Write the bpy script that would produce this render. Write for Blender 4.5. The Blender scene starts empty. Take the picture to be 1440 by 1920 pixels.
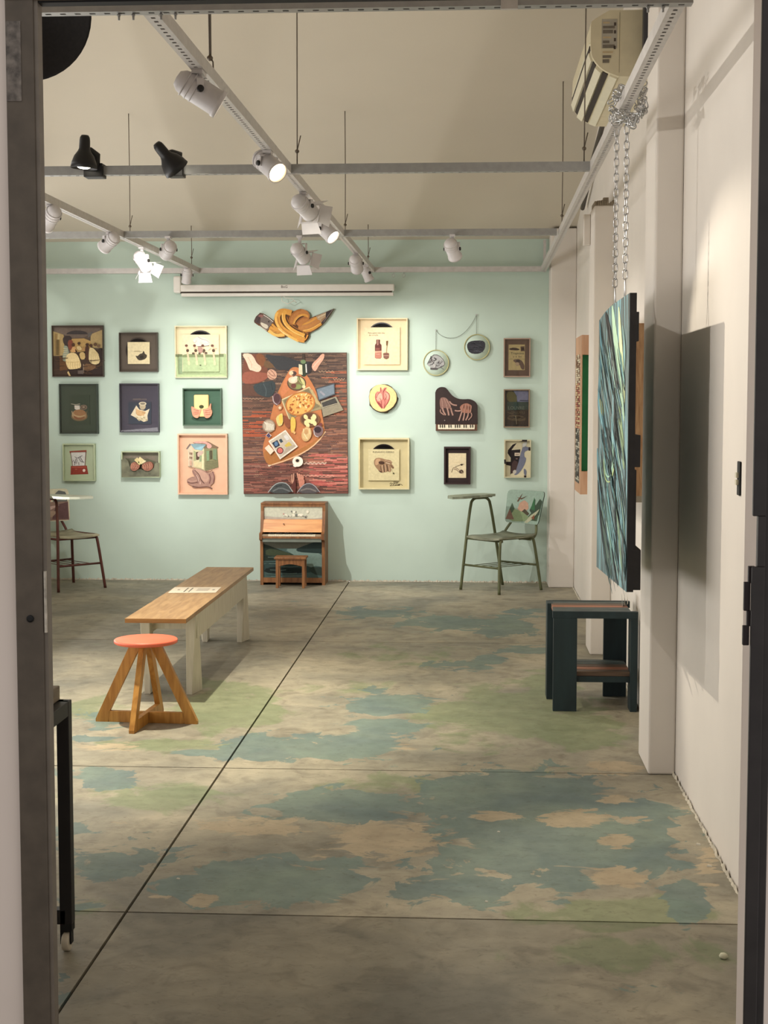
import bpy, math, random
import numpy as np
from mathutils import Vector, Matrix

# ---------------------------------------------------------------- camera
FPX, TH = 2800.0, math.atan(210/2800.0)
PS = math.atan(165*math.cos(TH)/2800.0)
EYE = 1.5
cF = Vector((-math.sin(PS)*math.cos(TH), math.cos(PS)*math.cos(TH), -math.sin(TH)))
cR = Vector((math.cos(PS), math.sin(PS), 0))
cU = cR.cross(cF)
cam_d = bpy.data.cameras.new('camera')
cam = bpy.data.objects.new('camera', cam_d)
bpy.context.scene.collection.objects.link(cam)
cam_d.sensor_fit = 'VERTICAL'; cam_d.sensor_height = 24.0
cam_d.lens = 24.0*FPX/1920.0
cam_d.clip_start = 0.05; cam_d.clip_end = 100
cam.matrix_world = Matrix(((cR.x, cU.x, -cF.x, 0), (cR.y, cU.y, -cF.y, 0), (cR.z, cU.z, -cF.z, EYE), (0, 0, 0, 1)))
bpy.context.scene.camera = cam
S = bpy.context.scene
S.view_settings.view_transform = 'Standard'; S.view_settings.look = 'None'
S.view_settings.gamma = 1.0; S.view_settings.use_curve_mapping = False
S.view_settings.exposure = 0.0
# ---------------------------------------------------------------- world + area lights
W = bpy.data.worlds.new('world'); S.world = W; W.use_nodes = True
W.node_tree.nodes['Background'].inputs[0].default_value = (1.0, 0.95, 0.92, 1)
W.node_tree.nodes['Background'].inputs[1].default_value = 0.75

def area(name, loc, rot, sx, sy, power, col=(1, .92, .8)):
    d = bpy.data.lights.new(name, 'AREA'); d.shape = 'RECTANGLE'; d.size = sx; d.size_y = sy
    d.energy = power; d.color = col
    o = bpy.data.objects.new(name, d); S.collection.objects.link(o)
    o.location = loc; o.rotation_euler = rot
    return o
# unseen area fills added at the left: one washes the ceiling, one the room
area('fill_up_left', (-3.25, 7.4, 0.75), (math.pi, 0.80, 0), 1.2, 8.0, 120, (1, .975, .945))
area('fill_down_left', (-3.4, 8.4, 2.95), (0, -0.55, 0), 0.5, 6.0, 26, (1, .98, .96))

def at(px, py, Y):
    d = cF + cR*((px-720)/FPX) + cU*((960-py)/FPX)
    t = Y/d.y
    return Vector((d.x*t, Y, d.z*t+EYE))
def fl(px, py, z=0.0):
    d = cF + cR*((px-720)/FPX) + cU*((960-py)/FPX)
    t = (z-EYE)/d.z
    return Vector((d.x*t, d.y*t, z))
def atX(px, py, X):
    d = cF + cR*((px-720)/FPX) + cU*((960-py)/FPX)
    t = X/d.x
    return Vector((X, d.y*t, d.z*t+EYE))
def proj(x, y, z):
    v = Vector((x, y, z-EYE)); w = v.dot(cF)
    return 720+FPX*v.dot(cR)/w, 960-FPX*v.dot(cU)/w

# ---------------------------------------------------------------- materials
def lin(c):
    out = []
    for v in c[:3]:
        v = v/255.0
        out.append(v/12.92 if v <= 0.04045 else ((v+0.055)/1.055)**2.4)
    return tuple(out)+(1.0,)
MATS = {}
def mat(name, col, rough=0.6, metal=0.0, var=0.06, nscale=18.0, bump=0.0, emit=None, estr=0.0, spec=0.4, stretch=None):
    if name in MATS: return MATS[name]
    m = bpy.data.materials.new(name); m.use_nodes = True
    nt = m.node_tree; N = nt.nodes; L = nt.links; b = N['Principled BSDF']
    b.inputs['Roughness'].default_value = rough; b.inputs['Metallic'].default_value = metal
    b.inputs['Specular IOR Level'].default_value = spec
    c = lin(col)
    tc = N.new('ShaderNodeTexCoord'); mp = N.new('ShaderNodeMapping')
    L.new(tc.outputs['Object'], mp.inputs[0])
    if stretch: mp.inputs['Scale'].default_value = stretch
    n = N.new('ShaderNodeTexNoise'); n.inputs['Scale'].default_value = nscale; n.inputs['Detail'].default_value = 5
    L.new(mp.outputs[0], n.inputs['Vector'])
    r = N.new('ShaderNodeValToRGB')
    r.color_ramp.elements[0].position = 0.3; r.color_ramp.elements[1].position = 0.7
    r.color_ramp.elements[0].color = tuple(v*(1-var*2) for v in c[:3])+(1,)
    r.color_ramp.elements[1].color = tuple(min(1, v*(1+var)) for v in c[:3])+(1,)
    L.new(n.outputs['Fac'], r.inputs[0]); L.new(r.outputs[0], b.inputs['Base Color'])
    if bump:
        bp = N.new('ShaderNodeBump'); bp.inputs['Strength'].default_value = bump; bp.inputs['Distance'].default_value = 0.004
        L.new(n.outputs['Fac'], bp.inputs['Height']); L.new(bp.outputs[0], b.inputs['Normal'])
    if emit:
        b.inputs['Emission Color'].default_value = lin(emit); b.inputs['Emission Strength'].default_value = estr
    MATS[name] = m
    return m
def wood(name, ca, cb, rough=0.5, axis='X', scale=9.0, dist=3.0):
    if name in MATS: return MATS[name]
    m = bpy.data.materials.new(name); m.use_nodes = True
    nt = m.node_tree; N = nt.nodes; L = nt.links; b = N['Principled BSDF']
    b.inputs['Roughness'].default_value = rough
    tc = N.new('ShaderNodeTexCoord'); mp = N.new('ShaderNodeMapping')
    s = {'X': (0.12, 1, 1), 'Y': (1, 0.12, 1), 'Z': (1, 1, 0.12)}[axis]
    mp.inputs['Scale'].default_value = s
    L.new(tc.outputs['Object'], mp.inputs[0])
    n = N.new('ShaderNodeTexNoise'); n.inputs['Scale'].default_value = scale*5; n.inputs['Detail'].default_value = 6
    n.inputs['Distortion'].default_value = dist*0.2
    L.new(mp.outputs[0], n.inputs['Vector'])
    r = N.new('ShaderNodeValToRGB'); r.color_ramp.elements[0].position = 0.35; r.color_ramp.elements[1].position = 0.65
    r.color_ramp.elements[0].color = lin(cb); r.color_ramp.elements[1].color = lin(ca)
    L.new(n.outputs['Fac'], r.inputs[0]); L.new(r.outputs[0], b.inputs['Base Color'])
    bp = N.new('ShaderNodeBump'); bp.inputs['Strength'].default_value = 0.15; bp.inputs['Distance'].default_value = 0.002
    L.new(n.outputs['Fac'], bp.inputs['Height']); L.new(bp.outputs[0], b.inputs['Normal'])
    MATS[name] = m
    return m
def art_material():
    m = bpy.data.materials.new('painted_picture'); m.use_nodes = True
    nt = m.node_tree; N = nt.nodes; L = nt.links; b = N['Principled BSDF']
    b.inputs['Roughness'].default_value = 0.65; b.inputs['Specular IOR Level'].default_value = 0.25
    a = N.new('ShaderNodeAttribute'); a.attribute_name = 'Col'
    n = N.new('ShaderNodeTexNoise'); n.inputs['Scale'].default_value = 55; n.inputs['Detail'].default_value = 4
    tc = N.new('ShaderNodeTexCoord'); L.new(tc.outputs['Object'], n.inputs['Vector'])
    mr = N.new('ShaderNodeMapRange'); mr.inputs[1].default_value = 0.3; mr.inputs[2].default_value = 0.7
    mr.inputs[3].default_value = 0.90; mr.inputs[4].default_value = 1.07
    L.new(n.outputs['Fac'], mr.inputs[0])
    mx = N.new('ShaderNodeMix'); mx.data_type = 'RGBA'; mx.blend_type = 'MULTIPLY'; mx.inputs[0].default_value = 1.0
    L.new(a.outputs['Color'], mx.inputs[6]); L.new(mr.outputs[0], mx.inputs[7])
    L.new(mx.outputs[2], b.inputs['Base Color'])
    return m
ART = art_material()
def glass_pane_mat():
    m = bpy.data.materials.new('picture_glass'); m.use_nodes = True
    nt = m.node_tree; N = nt.nodes; L = nt.links; N.remove(N['Principled BSDF'])
    g = N.new('ShaderNodeBsdfGlossy'); g.inputs['Roughness'].default_value = 0.02
    t = N.new('ShaderNodeBsdfTransparent'); f = N.new('ShaderNodeFresnel'); f.inputs[0].default_value = 1.5
    ad = N.new('ShaderNodeMath'); ad.operation = 'MULTIPLY'; ad.inputs[1].default_value = 0.9
    mx = N.new('ShaderNodeMixShader')
    L.new(f.outputs[0], ad.inputs[0]); L.new(ad.outputs[0], mx.inputs[0])
    L.new(t.outputs[0], mx.inputs[1]); L.new(g.outputs[0], mx.inputs[2])
    L.new(mx.outputs[0], N['Material Output'].inputs[0])
    return m
GLASS = glass_pane_mat()

# ---------------------------------------------------------------- mesh builder
class MB:
    def __init__(s): s.v = []; s.f = []; s.c = []; s.sm = []
    def face(s, pts, col=None, smooth=False):
        i = len(s.v); s.v += [tuple(p) for p in pts]; s.f.append(tuple(range(i, i+len(pts)))); s.c.append(col); s.sm.append(smooth)
    def hexa(s, p, col=None):   # p: 8 corners, bottom 0-3 ccw, top 4-7
        i = len(s.v); s.v += [tuple(q) for q in p]
        for q in ((3, 2, 1, 0), (4, 5, 6, 7), (0, 1, 5, 4), (1, 2, 6, 5), (2, 3, 7, 6), (3, 0, 4, 7)):
            s.f.append(tuple(i+k for k in q)); s.c.append(col); s.sm.append(False)
        return s
    def box(s, x0, x1, y0, y1, z0, z1, col=None):
        return s.hexa([(x0, y0, z0), (x1, y0, z0), (x1, y1, z0), (x0, y1, z0), (x0, y0, z1), (x1, y0, z1), (x1, y1, z1), (x0, y1, z1)], col)
    def bar(s, a, b, w, h, up=(0, 0, 1), col=None):
        a = Vector(a); b = Vector(b); d = (b-a).normalized(); u = Vector(up)
        r = d.cross(u)
        if r.length < 1e-5: r = d.cross(Vector((0, 1, 0)))
        r.normalize(); u = r.cross(d).normalized()
        r *= w/2; u *= h/2
        return s.hexa([a-r-u, a+r-u, b+r-u, b-r-u, a-r+u, a+r+u, b+r+u, b-r+u], col)
    def tube(s, pts, rad, n=10, cap=True, col=None, closed=False):
        pts = [Vector(p) for p in pts]; m = len(pts); base = len(s.v); prev = None
        for k, p in enumerate(pts):
            if closed: d = (pts[(k+1) % m]-pts[k-1]).normalized()
            else: d = (pts[min(k+1, m-1)]-pts[max(k-1, 0)]).normalized()
            if prev is None:
                u = d.orthogonal().normalized()
            else:
                u = (prev-d*prev.dot(d)).normalized()
            prev = u; w = d.cross(u); r = rad[k] if isinstance(rad, (list, tuple)) else rad
            for j in range(n):
                a = 2*math.pi*j/n; s.v.append(tuple(p+u*(r*math.cos(a))+w*(r*math.sin(a))))
        for k in range(m if closed else m-1):
            k2 = (k+1) % m
            for j in range(n):
                j2 = (j+1) % n
                s.f.append((base+k*n+j, base+k*n+j2, base+k2*n+j2, base+k2*n+j)); s.c.append(col); s.sm.append(True)
        if cap and not closed:
            s.f.append(tuple(base+j for j in range(n-1, -1, -1))); s.c.append(col); s.sm.append(False)
            s.f.append(tuple(base+(m-1)*n+j for j in range(n))); s.c.append(col); s.sm.append(False)
        return s
    def lathe(s, prof, o=(0, 0, 0), axis=(0, 0, 1), n=24, col=None):   # prof: (r, t) along axis
        o = Vector(o); d = Vector(axis).normalized(); u = d.orthogonal().normalized(); w = d.cross(u); base = len(s.v)
        for r, t in prof:
            for j in range(n):
                a = 2*math.pi*j/n; s.v.append(tuple(o+d*t+u*(r*math.cos(a))+w*(r*math.sin(a))))
        for k in range(len(prof)-1):
            for j in range(n):
                j2 = (j+1) % n
                s.f.append((base+k*n+j, base+k*n+j2, base+(k+1)*n+j2, base+(k+1)*n+j)); s.c.append(col); s.sm.append(True)
        if prof[0][0] > 1e-6: s.f.append(tuple(base+j for j in range(n-1, -1, -1))); s.c.append(col); s.sm.append(False)
        if prof[-1][0] > 1e-6:
            q = base+(len(prof)-1)*n; s.f.append(tuple(q+j for j in range(n))); s.c.append(col); s.sm.append(False)
        return s
    def prism(s, poly, off, col=None, sidecol=None):  # poly: 3d points; off: vector
        off = Vector(off); n = len(poly); a = [Vector(p) for p in poly]; b = [p+off for p in a]
        s.face(a, col); s.face(b[::-1], sidecol or col)
        for k in range(n):
            k2 = (k+1) % n; s.face([a[k2], a[k], b[k], b[k2]], sidecol or col)
        return s
    def build(s, name, m=None, parent=None, bevel=0.0, origin=None):
        me = bpy.data.meshes.new(name)
        o0 = Vector(origin) if origin is not None else None
        vv = s.v if o0 is None else [tuple(Vector(p)-o0) for p in s.v]
        me.from_pydata(vv, [], s.f)
        me.polygons.foreach_set('use_smooth', s.sm)
        if any(c is not None for c in s.c):
            at_ = me.attributes.new('Col', 'FLOAT_COLOR', 'CORNER'); arr = []
            for c, f in zip(s.c, s.f): arr += list(lin(c or (128, 128, 128)))*len(f)
            at_.data.foreach_set('color', arr)
        me.materials.append(m or ART); me.update()
        o = bpy.data.objects.new(name, me); S.collection.objects.link(o)
        if o0 is not None: o.location = o0
        if parent: attach(o, parent)
        if bevel:
            b = o.modifiers.new('bevel', 'BEVEL'); b.width = bevel; b.segments = 2; b.limit_method = 'ANGLE'; b.angle_limit = 0.7
        return o
def attach(o, parent):
    o.parent = parent
    if parent.type == 'EMPTY' or parent.parent is not None or parent.location.length:
        o.matrix_parent_inverse = Matrix.Identity(4)
        w = Vector((0, 0, 0)); p = parent
        # parents are only ever translated when their parts are built in world coordinates
        while p is not None: w += Vector(p.location); p = p.parent
        o.location = Vector(o.location)-w
    return o
def thing(name, label, cat, loc, group=None):
    o = bpy.data.objects.new(name, None); o.empty_display_size = 0.05; S.collection.objects.link(o); o.location = loc
    return tag(o, label, cat, group)
def tag(o, label=None, cat=None, group=None, kind=None):
    if label: o['label'] = label
    if cat: o['category'] = cat
    if group: o['group'] = group
    if kind: o['kind'] = kind
    return o
def struct(o, label, cat):
    o['kind'] = 'structure'; o['label'] = label; o['category'] = cat
    return o
def smooth(pts, it=2, closed=True):
    for _ in range(it):
        q = []; n = len(pts)
        rng = range(n) if closed else range(n-1)
        if not closed: q.append(pts[0])
        for k in rng:
            a = pts[k]; b = pts[(k+1) % n]
            q += [(a[0]*.75+b[0]*.25, a[1]*.75+b[1]*.25), (a[0]*.25+b[0]*.75, a[1]*.25+b[1]*.75)]
        if not closed: q.append(pts[-1])
        pts = q
    return pts
def g(c, k=1.0): return tuple(min(255, v*k) for v in c)

class Art:
    """Layers of flat paint on a plane facing the camera side (world Y = const), drawn in picture coordinates."""
    def __init__(s, ox, oy, sc, Y, dy=0.00025, dx=0, gain=1.0):
        s.ox, s.oy, s.sc, s.Y, s.dy = ox, oy, sc, Y, dy; s.mb = MB(); s.n = 0; s.gain = gain
    def p(s, x, y): return at(s.ox+x/s.sc, s.oy+y/s.sc, s.Y-s.n*s.dy)
    def poly(s, pts, col, sm=0):
        if sm: pts = smooth(list(pts), sm)
        s.n += 1; P = [s.p(*q) for q in pts]
        a = sum(P[k].x*P[(k+1) % len(P)].z-P[(k+1) % len(P)].x*P[k].z for k in range(len(P)))
        if a < 0: P.reverse()
        s.mb.face(P, g(col, s.gain)); return s
    def many(s, polys, col):
        s.n += 1
        for pts in polys:
            P = [s.p(*q) for q in pts]
            a = sum(P[k].x*P[(k+1) % len(P)].z-P[(k+1) % len(P)].x*P[k].z for k in range(len(P)))
            if a < 0: P.reverse()
            s.mb.face(P, g(col, s.gain))
        return s
    def ell(s, cx, cy, rx, ry, col, rot=0, n=20, a0=0, a1=360):
        r = math.radians(rot); pts = []
        for k in range(n+(0 if a1-a0 >= 360 else 1)):
            a = math.radians(a0+(a1-a0)*k/n); x = rx*math.cos(a); y = ry*math.sin(a)
            pts.append((cx+x*math.cos(r)-y*math.sin(r), cy+x*math.sin(r)+y*math.cos(r)))
        return s.poly(pts, col)
    def line(s, pts, w, col, sm=0):
        if sm: pts = smooth(list(pts), sm, False)
        s.n += 1; quads = []
        L_, R_ = [], []
        for k, p in enumerate(pts):
            a = pts[max(k-1, 0)]; b = pts[min(k+1, len(pts)-1)]
            dx, dy = b[0]-a[0], b[1]-a[1]; l = math.hypot(dx, dy) or 1; ww = w[k] if isinstance(w, list) else w
            nx, ny = -dy/l*ww/2, dx/l*ww/2
            L_.append((p[0]+nx, p[1]+ny)); R_.append((p[0]-nx, p[1]-ny))
        for k in range(len(pts)-1):
            P = [s.p(*q) for q in (L_[k], L_[k+1], R_[k+1], R_[k])]
            a = sum(P[j].x*P[(j+1) % 4].z-P[(j+1) % 4].x*P[j].z for j in range(4))
            if a < 0: P.reverse()
            s.mb.face(P, g(col, s.gain))
        return s
    def build(s, name, parent): return s.mb.build(name, ART, parent)

def text(name, body, loc, size, m, parent, rot=(math.pi/2, 0, 0), sx=1.0, ext=0.0004):
    cu = bpy.data.curves.new(name, 'FONT'); cu.body = body; cu.size = size; cu.extrude = ext
    cu.align_x = 'CENTER'; cu.align_y = 'CENTER'; cu.resolution_u = 2
    o = bpy.data.objects.new(name, cu); S.collection.objects.link(o)
    dg = bpy.context.evaluated_depsgraph_get(); me = bpy.data.meshes.new_from_object(o.evaluated_get(dg))
    bpy.data.objects.remove(o)
    me.materials.clear(); me.materials.append(m)
    o = bpy.data.objects.new(name, me); S.collection.objects.link(o)
    o.location = loc; o.rotation_euler = rot; o.scale = (sx, 1, 1)
    attach(o, parent)
    return o

# ---------------------------------------------------------------- structure
YB = 12.27          # back wall
XR = 0.82           # right wall
XL = -4.3
ZC = 2.80
def zceil(y): return ZC+0.22*(YB-y)
ZT = 2.53      # height of the slotted rails

M_WALL = mat('white_plaster', (222, 215, 206), 0.85, var=0.02, nscale=2.5, bump=0.12)
M_MINT = mat('mint_paint', (194, 212, 200), 0.8, var=0.02, nscale=3.0, bump=0.1)
M_CEIL = mat('cream_ceiling', (202, 193, 176), 0.9, var=0.015, nscale=1.5, bump=0.05)
M_RAIL = mat('painted_steel_rail', (196, 192, 188), 0.45, 0.1, var=0.05, nscale=30)
M_GREY = mat('grey_steel_rail', (160, 160, 158), 0.45, 0.25, var=0.05, nscale=30)
M_WHITE = mat('white_enamel', (224, 220, 212), 0.35, var=0.02)
M_BLACK = mat('black_plastic', (26, 25, 25), 0.45, var=0.05)
M_BSTEEL = mat('black_steel', (40, 38, 38), 0.5, 0.3, var=0.08)
M_DARK = mat('rubber_black', (14, 14, 14), 0.7)
M_FRAME = mat('brown_grey_door_steel', (88, 79, 68), 0.55, 0.1, var=0.12, nscale=25, bump=0.1)
M_FRAME2 = mat('door_steel_edge', (112, 103, 92), 0.5, 0.1, var=0.08, nscale=25)
M_DFRAME = mat('dark_door_steel', (46, 42, 41), 0.5, 0.15, var=0.12, nscale=25)
M_WIRE = mat('steel_wire', (112, 102, 90), 0.5, 0.5)
M_CHROME = mat('zinc_chain', (190, 190, 190), 0.28, 0.9)

def floor_material():
    m = bpy.data.materials.new('painted_concrete'); m.use_nodes = True
    nt = m.node_tree; N = nt.nodes; L = nt.links; b = N['Principled BSDF']
    b.inputs['Roughness'].default_value = 0.52; b.inputs['Specular IOR Level'].default_value = 0.3
    tc = N.new('ShaderNodeTexCoord'); A = N.new('ShaderNodeAttribute'); A.attribute_name = 'Paint'
    def noise(sc, det=6, dist=0.0, src=None, rough=0.55, st=None):
        n = N.new('ShaderNodeTexNoise'); n.inputs['Scale'].default_value = sc; n.inputs['Detail'].default_value = det
        n.inputs['Distortion'].default_value = dist; n.inputs['Roughness'].default_value = rough
        if st:
            mp = N.new('ShaderNodeMapping'); mp.inputs['Scale'].default_value = st; L.new(tc.outputs['Object'], mp.inputs[0]); L.new(mp.outputs[0], n.inputs['Vector'])
        else: L.new(tc.outputs['Object'], n.inputs['Vector'])
        return n.outputs['Fac']
    def ramp(src, p0, p1, c0, c1):
        r = N.new('ShaderNodeValToRGB'); r.color_ramp.elements[0].position = p0; r.color_ramp.elements[1].position = p1
        r.color_ramp.elements[0].color = c0; r.color_ramp.elements[1].color = c1; L.new(src, r.inputs[0]); return r.outputs[0]
    def mix(fac, a, c, mode='MIX'):
        x = N.new('ShaderNodeMix'); x.data_type = 'RGBA'; x.blend_type = mode
        if isinstance(fac, float): x.inputs[0].default_value = fac
        else: L.new(fac, x.inputs[0])
        for s_, i in ((a, 6), (c, 7)):
            if isinstance(s_, tuple): x.inputs[i].default_value = s_
            else: L.new(s_, x.inputs[i])
        return x.outputs[2]
    def math_(op, a, b_):
        x = N.new('ShaderNodeMath'); x.operation = op
        for s_, i in ((a, 0), (b_, 1)):
            if isinstance(s_, (int, float)): x.inputs[i].default_value = s_
            else: L.new(s_, x.inputs[i])
        return x.outputs[0]
    sep = N.new('ShaderNodeSeparateColor'); L.new(A.outputs['Color'], sep.inputs[0])
    base = ramp(noise(1.6, 8, 0.6), 0.35, 0.66, lin(FC['grey']), lin(FC['tan']))
    base = mix(ramp(noise(7, 8, 1.0), 0.5, 0.72, (0, 0, 0, 1), (.55, .55, .55, 1)), base, lin(FC['dirt']))
    edge = noise(5.5, 9, 0.8, rough=0.62)
    edge2 = noise(4.0, 9, 0.8, rough=0.62, st=(1.1, 0.8, 1))
    def paint(ch, col, e, lo, hi, base, op=0.85):
        v = math_('ADD', ch, math_('MULTIPLY', math_('SUBTRACT', e, 0.5), 1.25))
        msk = ramp(v, lo, hi, (0, 0, 0, 1), (op, op, op, 1))
        return mix(msk, base, col)
    tanc = ramp(noise(3.0, 6), 0.3, 0.7, lin(FC['tan2']), lin(FC['tan3']))
    greenc = ramp(noise(2.6, 7), 0.3, 0.7, lin(FC['green1']), lin(FC['green2']))
    bluec = ramp(noise(2.2, 7, 0.5), 0.35, 0.65, lin(FC['blue1']), lin(FC['blue2']))
    c = paint(sep.outputs[1], greenc, edge2, 0.44, 0.56, base, .62)
    c = paint(sep.outputs[0], bluec, edge, 0.475, 0.505, c, .84)
    c = paint(sep.outputs[2], tanc, noise(6.0, 10, 1.4, rough=0.68, st=(.8, 1.3, 1)), 0.47, 0.51, c, .88)
    # scuffs and dirt
    sc1 = ramp(noise(22, 10, 1.5, rough=0.7, st=(1, 1.6, 1)), 0.54, 0.74, (0, 0, 0, 1), (.5, .5, .5, 1))
    c = mix(sc1, c, lin((78, 68, 54)))
    sc2 = ramp(noise(60, 4), 0.73, 0.78, (0, 0, 0, 1), (.5, .5, .5, 1))
    c = mix(sc2, c, lin((214, 205, 180)))
    c = mix(1.0, c, ramp(noise(11, 8), 0.3, 0.7, (.84, .84, .84, 1), (1.08, 1.08, 1.08, 1)), 'MULTIPLY')
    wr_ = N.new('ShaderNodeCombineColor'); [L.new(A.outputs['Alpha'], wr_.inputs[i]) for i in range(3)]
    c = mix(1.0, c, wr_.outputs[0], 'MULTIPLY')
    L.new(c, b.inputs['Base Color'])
    rr = N.new('ShaderNodeMapRange'); rr.inputs[3].default_value = 0.4; rr.inputs[4].default_value = 0.7
    L.new(noise(8, 6), rr.inputs[0]); L.new(rr.outputs[0], b.inputs['Roughness'])
    bp = N.new('ShaderNodeBump'); bp.inputs['Strength'].default_value = 0.12; bp.inputs['Distance'].default_value = 0.004
    L.new(noise(26, 8), bp.inputs['Height']); L.new(bp.outputs[0], b.inputs['Normal'])
    return m
FC = dict(grey=(138, 134, 120), tan=(182, 172, 148), dirt=(108, 101, 87), tan2=(172, 155, 128), tan3=(192, 174, 144),
          green1=(116, 134, 92), green2=(136, 148, 108), blue1=(100, 122, 122), blue2=(122, 142, 130))
M_FLOOR = floor_material()

BLOBS = [  # channel, px, py, rx, ry, strength : clouds of paint seen on the floor
 (0, 722, 1319, 95, 22, .9), (0, 700, 1300, 40, 14, .6), (0, 730, 1362, 66, 20, .7), (0, 520, 1403, 140, 24, .9), (0, 676, 1398, 100, 30, .8),
 (0, 600, 1385, 70, 16, .7), (0, 707, 1149, 90, 12, .7), (0, 840, 1168, 100, 14, .8), (0, 945, 1176, 60, 22, .8), (0, 985, 1150, 40, 12, .7),
 (0, 1000, 1219, 80, 9, .7), (0, 919, 1238, 34, 8, .9), (0, 860, 1250, 90, 14, .55), (0, 375, 1411, 60, 6, .9), (0, 165, 1385, 45, 6, .9), (0, 200, 1355, 60, 22, .6),
 (0, 199, 1460, 62, 22, .9), (0, 100, 1450, 40, 12, .5), (0, 654, 1513, 150, 34, .95), (0, 963, 1492, 170, 50, .95), (0, 1018, 1578, 200, 70, .9), (0, 840, 1500, 90, 40, .7),
 (0, 1180, 1518, 100, 18, .9), (0, 1223, 1576, 42, 66, .95), (0, 1185, 1618, 50, 20, .8), (0, 470, 1655, 170, 48, .95), (0, 610, 1640, 80, 40, .7),
 (0, 217, 1622, 90, 34, .8), (0, 130, 1560, 60, 30, .4), (0, 150, 1700, 50, 40, .6), (0, 1290, 1690, 40, 66, .85), (0, 860, 1660, 150, 60, .6), (0, 1060, 1655, 90, 40, .6),
 (0, 300, 1590, 70, 30, .4), (0, 1080, 1460, 60, 20, .6), (0, 120, 1840, 30, 60, .7),
 (0, 560, 1130, 60, 8, .3), (0, 1150, 1860, 200, 24, .4),
 (1, 861, 1335, 90, 30, .8), (1, 975, 1335, 160, 45, .9), (1, 1075, 1370, 80, 34, 1.1), (1, 1030, 1285, 60, 30, .9), (1, 745, 1230, 150, 20, .5), (1, 640, 1290, 110, 24, .4),
 (1, 430, 1330, 110, 44, .9), (1, 410, 1284, 60, 10, .9), (1, 300, 1396, 150, 14, .7), (1, 160, 1330, 70, 30, .6), (1, 290, 1495, 120, 40, .7),
 (1, 1180, 1715, 190, 26, 1.0), (1, 1160, 1790, 180, 34, .8), (1, 720, 1470, 180, 22, .5), (1, 980, 1450, 160, 20, .4), (1, 180, 1680, 90, 50, .5), (1, 900, 1400, 100, 20, .4),
 (2, 725, 1575, 120, 42, 1.1), (2, 600, 1600, 60, 20, .7), (2, 481, 1549, 150, 24, 1.0), (2, 927, 1531, 72, 14, 1.0), (2, 1075, 1535, 76, 20, 1.2), (2, 1155, 1500, 60, 12, .9), (2, 1190, 1535, 40, 10, .9), (2, 1158, 1577, 48, 17, 1.1),
 (2, 1160, 1645, 70, 24, 1.1), (2, 380, 1690, 40, 16, 1.1), (2, 300, 1682, 32, 12, 1.0), (2, 230, 1545, 70, 12, .6), (2, 760, 1400, 50, 12, .8), (2, 600, 1360, 80, 10, .5),
 (2, 140, 1590, 60, 14, .6), (2, 1290, 1500, 60, 40, .7), (2, 1330, 1620, 40, 60, .8), (2, 1150, 1440, 90, 24, .8), (2, 540, 1240, 50, 14, .6), (2, 830, 1205, 60, 10, .6),
 (2, 200, 1400, 120, 16, .8), (2, 1040, 1155, 40, 16, .5), (2, 330, 1520, 60, 20, .4)]
rng = np.random.default_rng(7)
def slab(name, x0, x1, y0, y1, parent):
    near = y0 < 13 and x1 > -4
    st = 0.045
    nx = max(2, int((x1-x0)/st)); ny = max(2, int((y1-y0)/st))
    xs = np.linspace(x0, x1, nx+1); ys = np.linspace(y0, y1, ny+1)
    X, Y = np.meshgrid(xs, ys); X = X.ravel(); Y = Y.ravel()
    V = np.stack([X, Y, np.zeros_like(X)], 1)
    w = (V-np.array([0, 0, EYE])); Fv = np.array(cF); Rv = np.array(cR); Uv = np.array(cU)
    dz = np.maximum(w@Fv, 0.3); px = 720+FPX*(w@Rv)/dz; py = 960-FPX*(w@Uv)/dz
    ch = np.zeros((len(X), 4)); ch[:, 3] = 1
    ch[:, 0] = .22; ch[:, 1] = .24; ch[:, 2] = .16
    for c, cx, cy, rx, ry, s in BLOBS:
        d = ((px-cx)/rx)**2+((py-cy)/ry)**2
        ch[:, c] = np.maximum(ch[:, c], .2+s*.70*np.exp(-d*0.8)) if c != 2 else np.maximum(ch[:, c], s*.72*np.exp(-d*0.85))
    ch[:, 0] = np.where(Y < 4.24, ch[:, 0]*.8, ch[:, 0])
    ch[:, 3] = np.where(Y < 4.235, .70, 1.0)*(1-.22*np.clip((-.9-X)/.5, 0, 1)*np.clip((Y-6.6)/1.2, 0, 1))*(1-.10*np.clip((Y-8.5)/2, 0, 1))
    # mesh: top grid + skirt
    verts = [tuple(p) for p in V]; faces = []
    for j in range(ny):
        for i in range(nx):
            a = j*(nx+1)+i; faces.append((a, a+1, a+nx+2, a+nx+1))
    ring = [i for i in range(nx+1)]+[j*(nx+1)+nx for j in range(1, ny+1)]+[ny*(nx+1)+i for i in range(nx-1, -1, -1)]+[j*(nx+1) for j in range(ny-1, 0, -1)]
    b0 = len(verts); verts += [(verts[r][0], verts[r][1], -0.03) for r in ring]; m_ = len(ring)
    for k in range(m_): faces.append((ring[k], b0+k, b0+(k+1) % m_, ring[(k+1) % m_]))
    me = bpy.data.meshes.new(name); me.from_pydata(verts, [], faces)
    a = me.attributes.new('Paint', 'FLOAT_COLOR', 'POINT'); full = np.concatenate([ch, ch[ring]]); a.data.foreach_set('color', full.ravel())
    me.materials.append(M_FLOOR)
    o = bpy.data.objects.new(name, me); S.collection.objects.link(o); o.parent = parent
    return o
fb = MB().box(XL, XR+0.05, -2.5, YB+0.05, -0.06, -0.012)
floor = struct(fb.build('floor', mat('joint_dirt', (52, 46, 38), 0.9)), 'concrete floor with worn blue, green and sand paint patches', 'floor')
JX = -1.008; ys = [2.2, 4.235, 5.96, 9.17, YB+0.02]; gp = 0.0045
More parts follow.
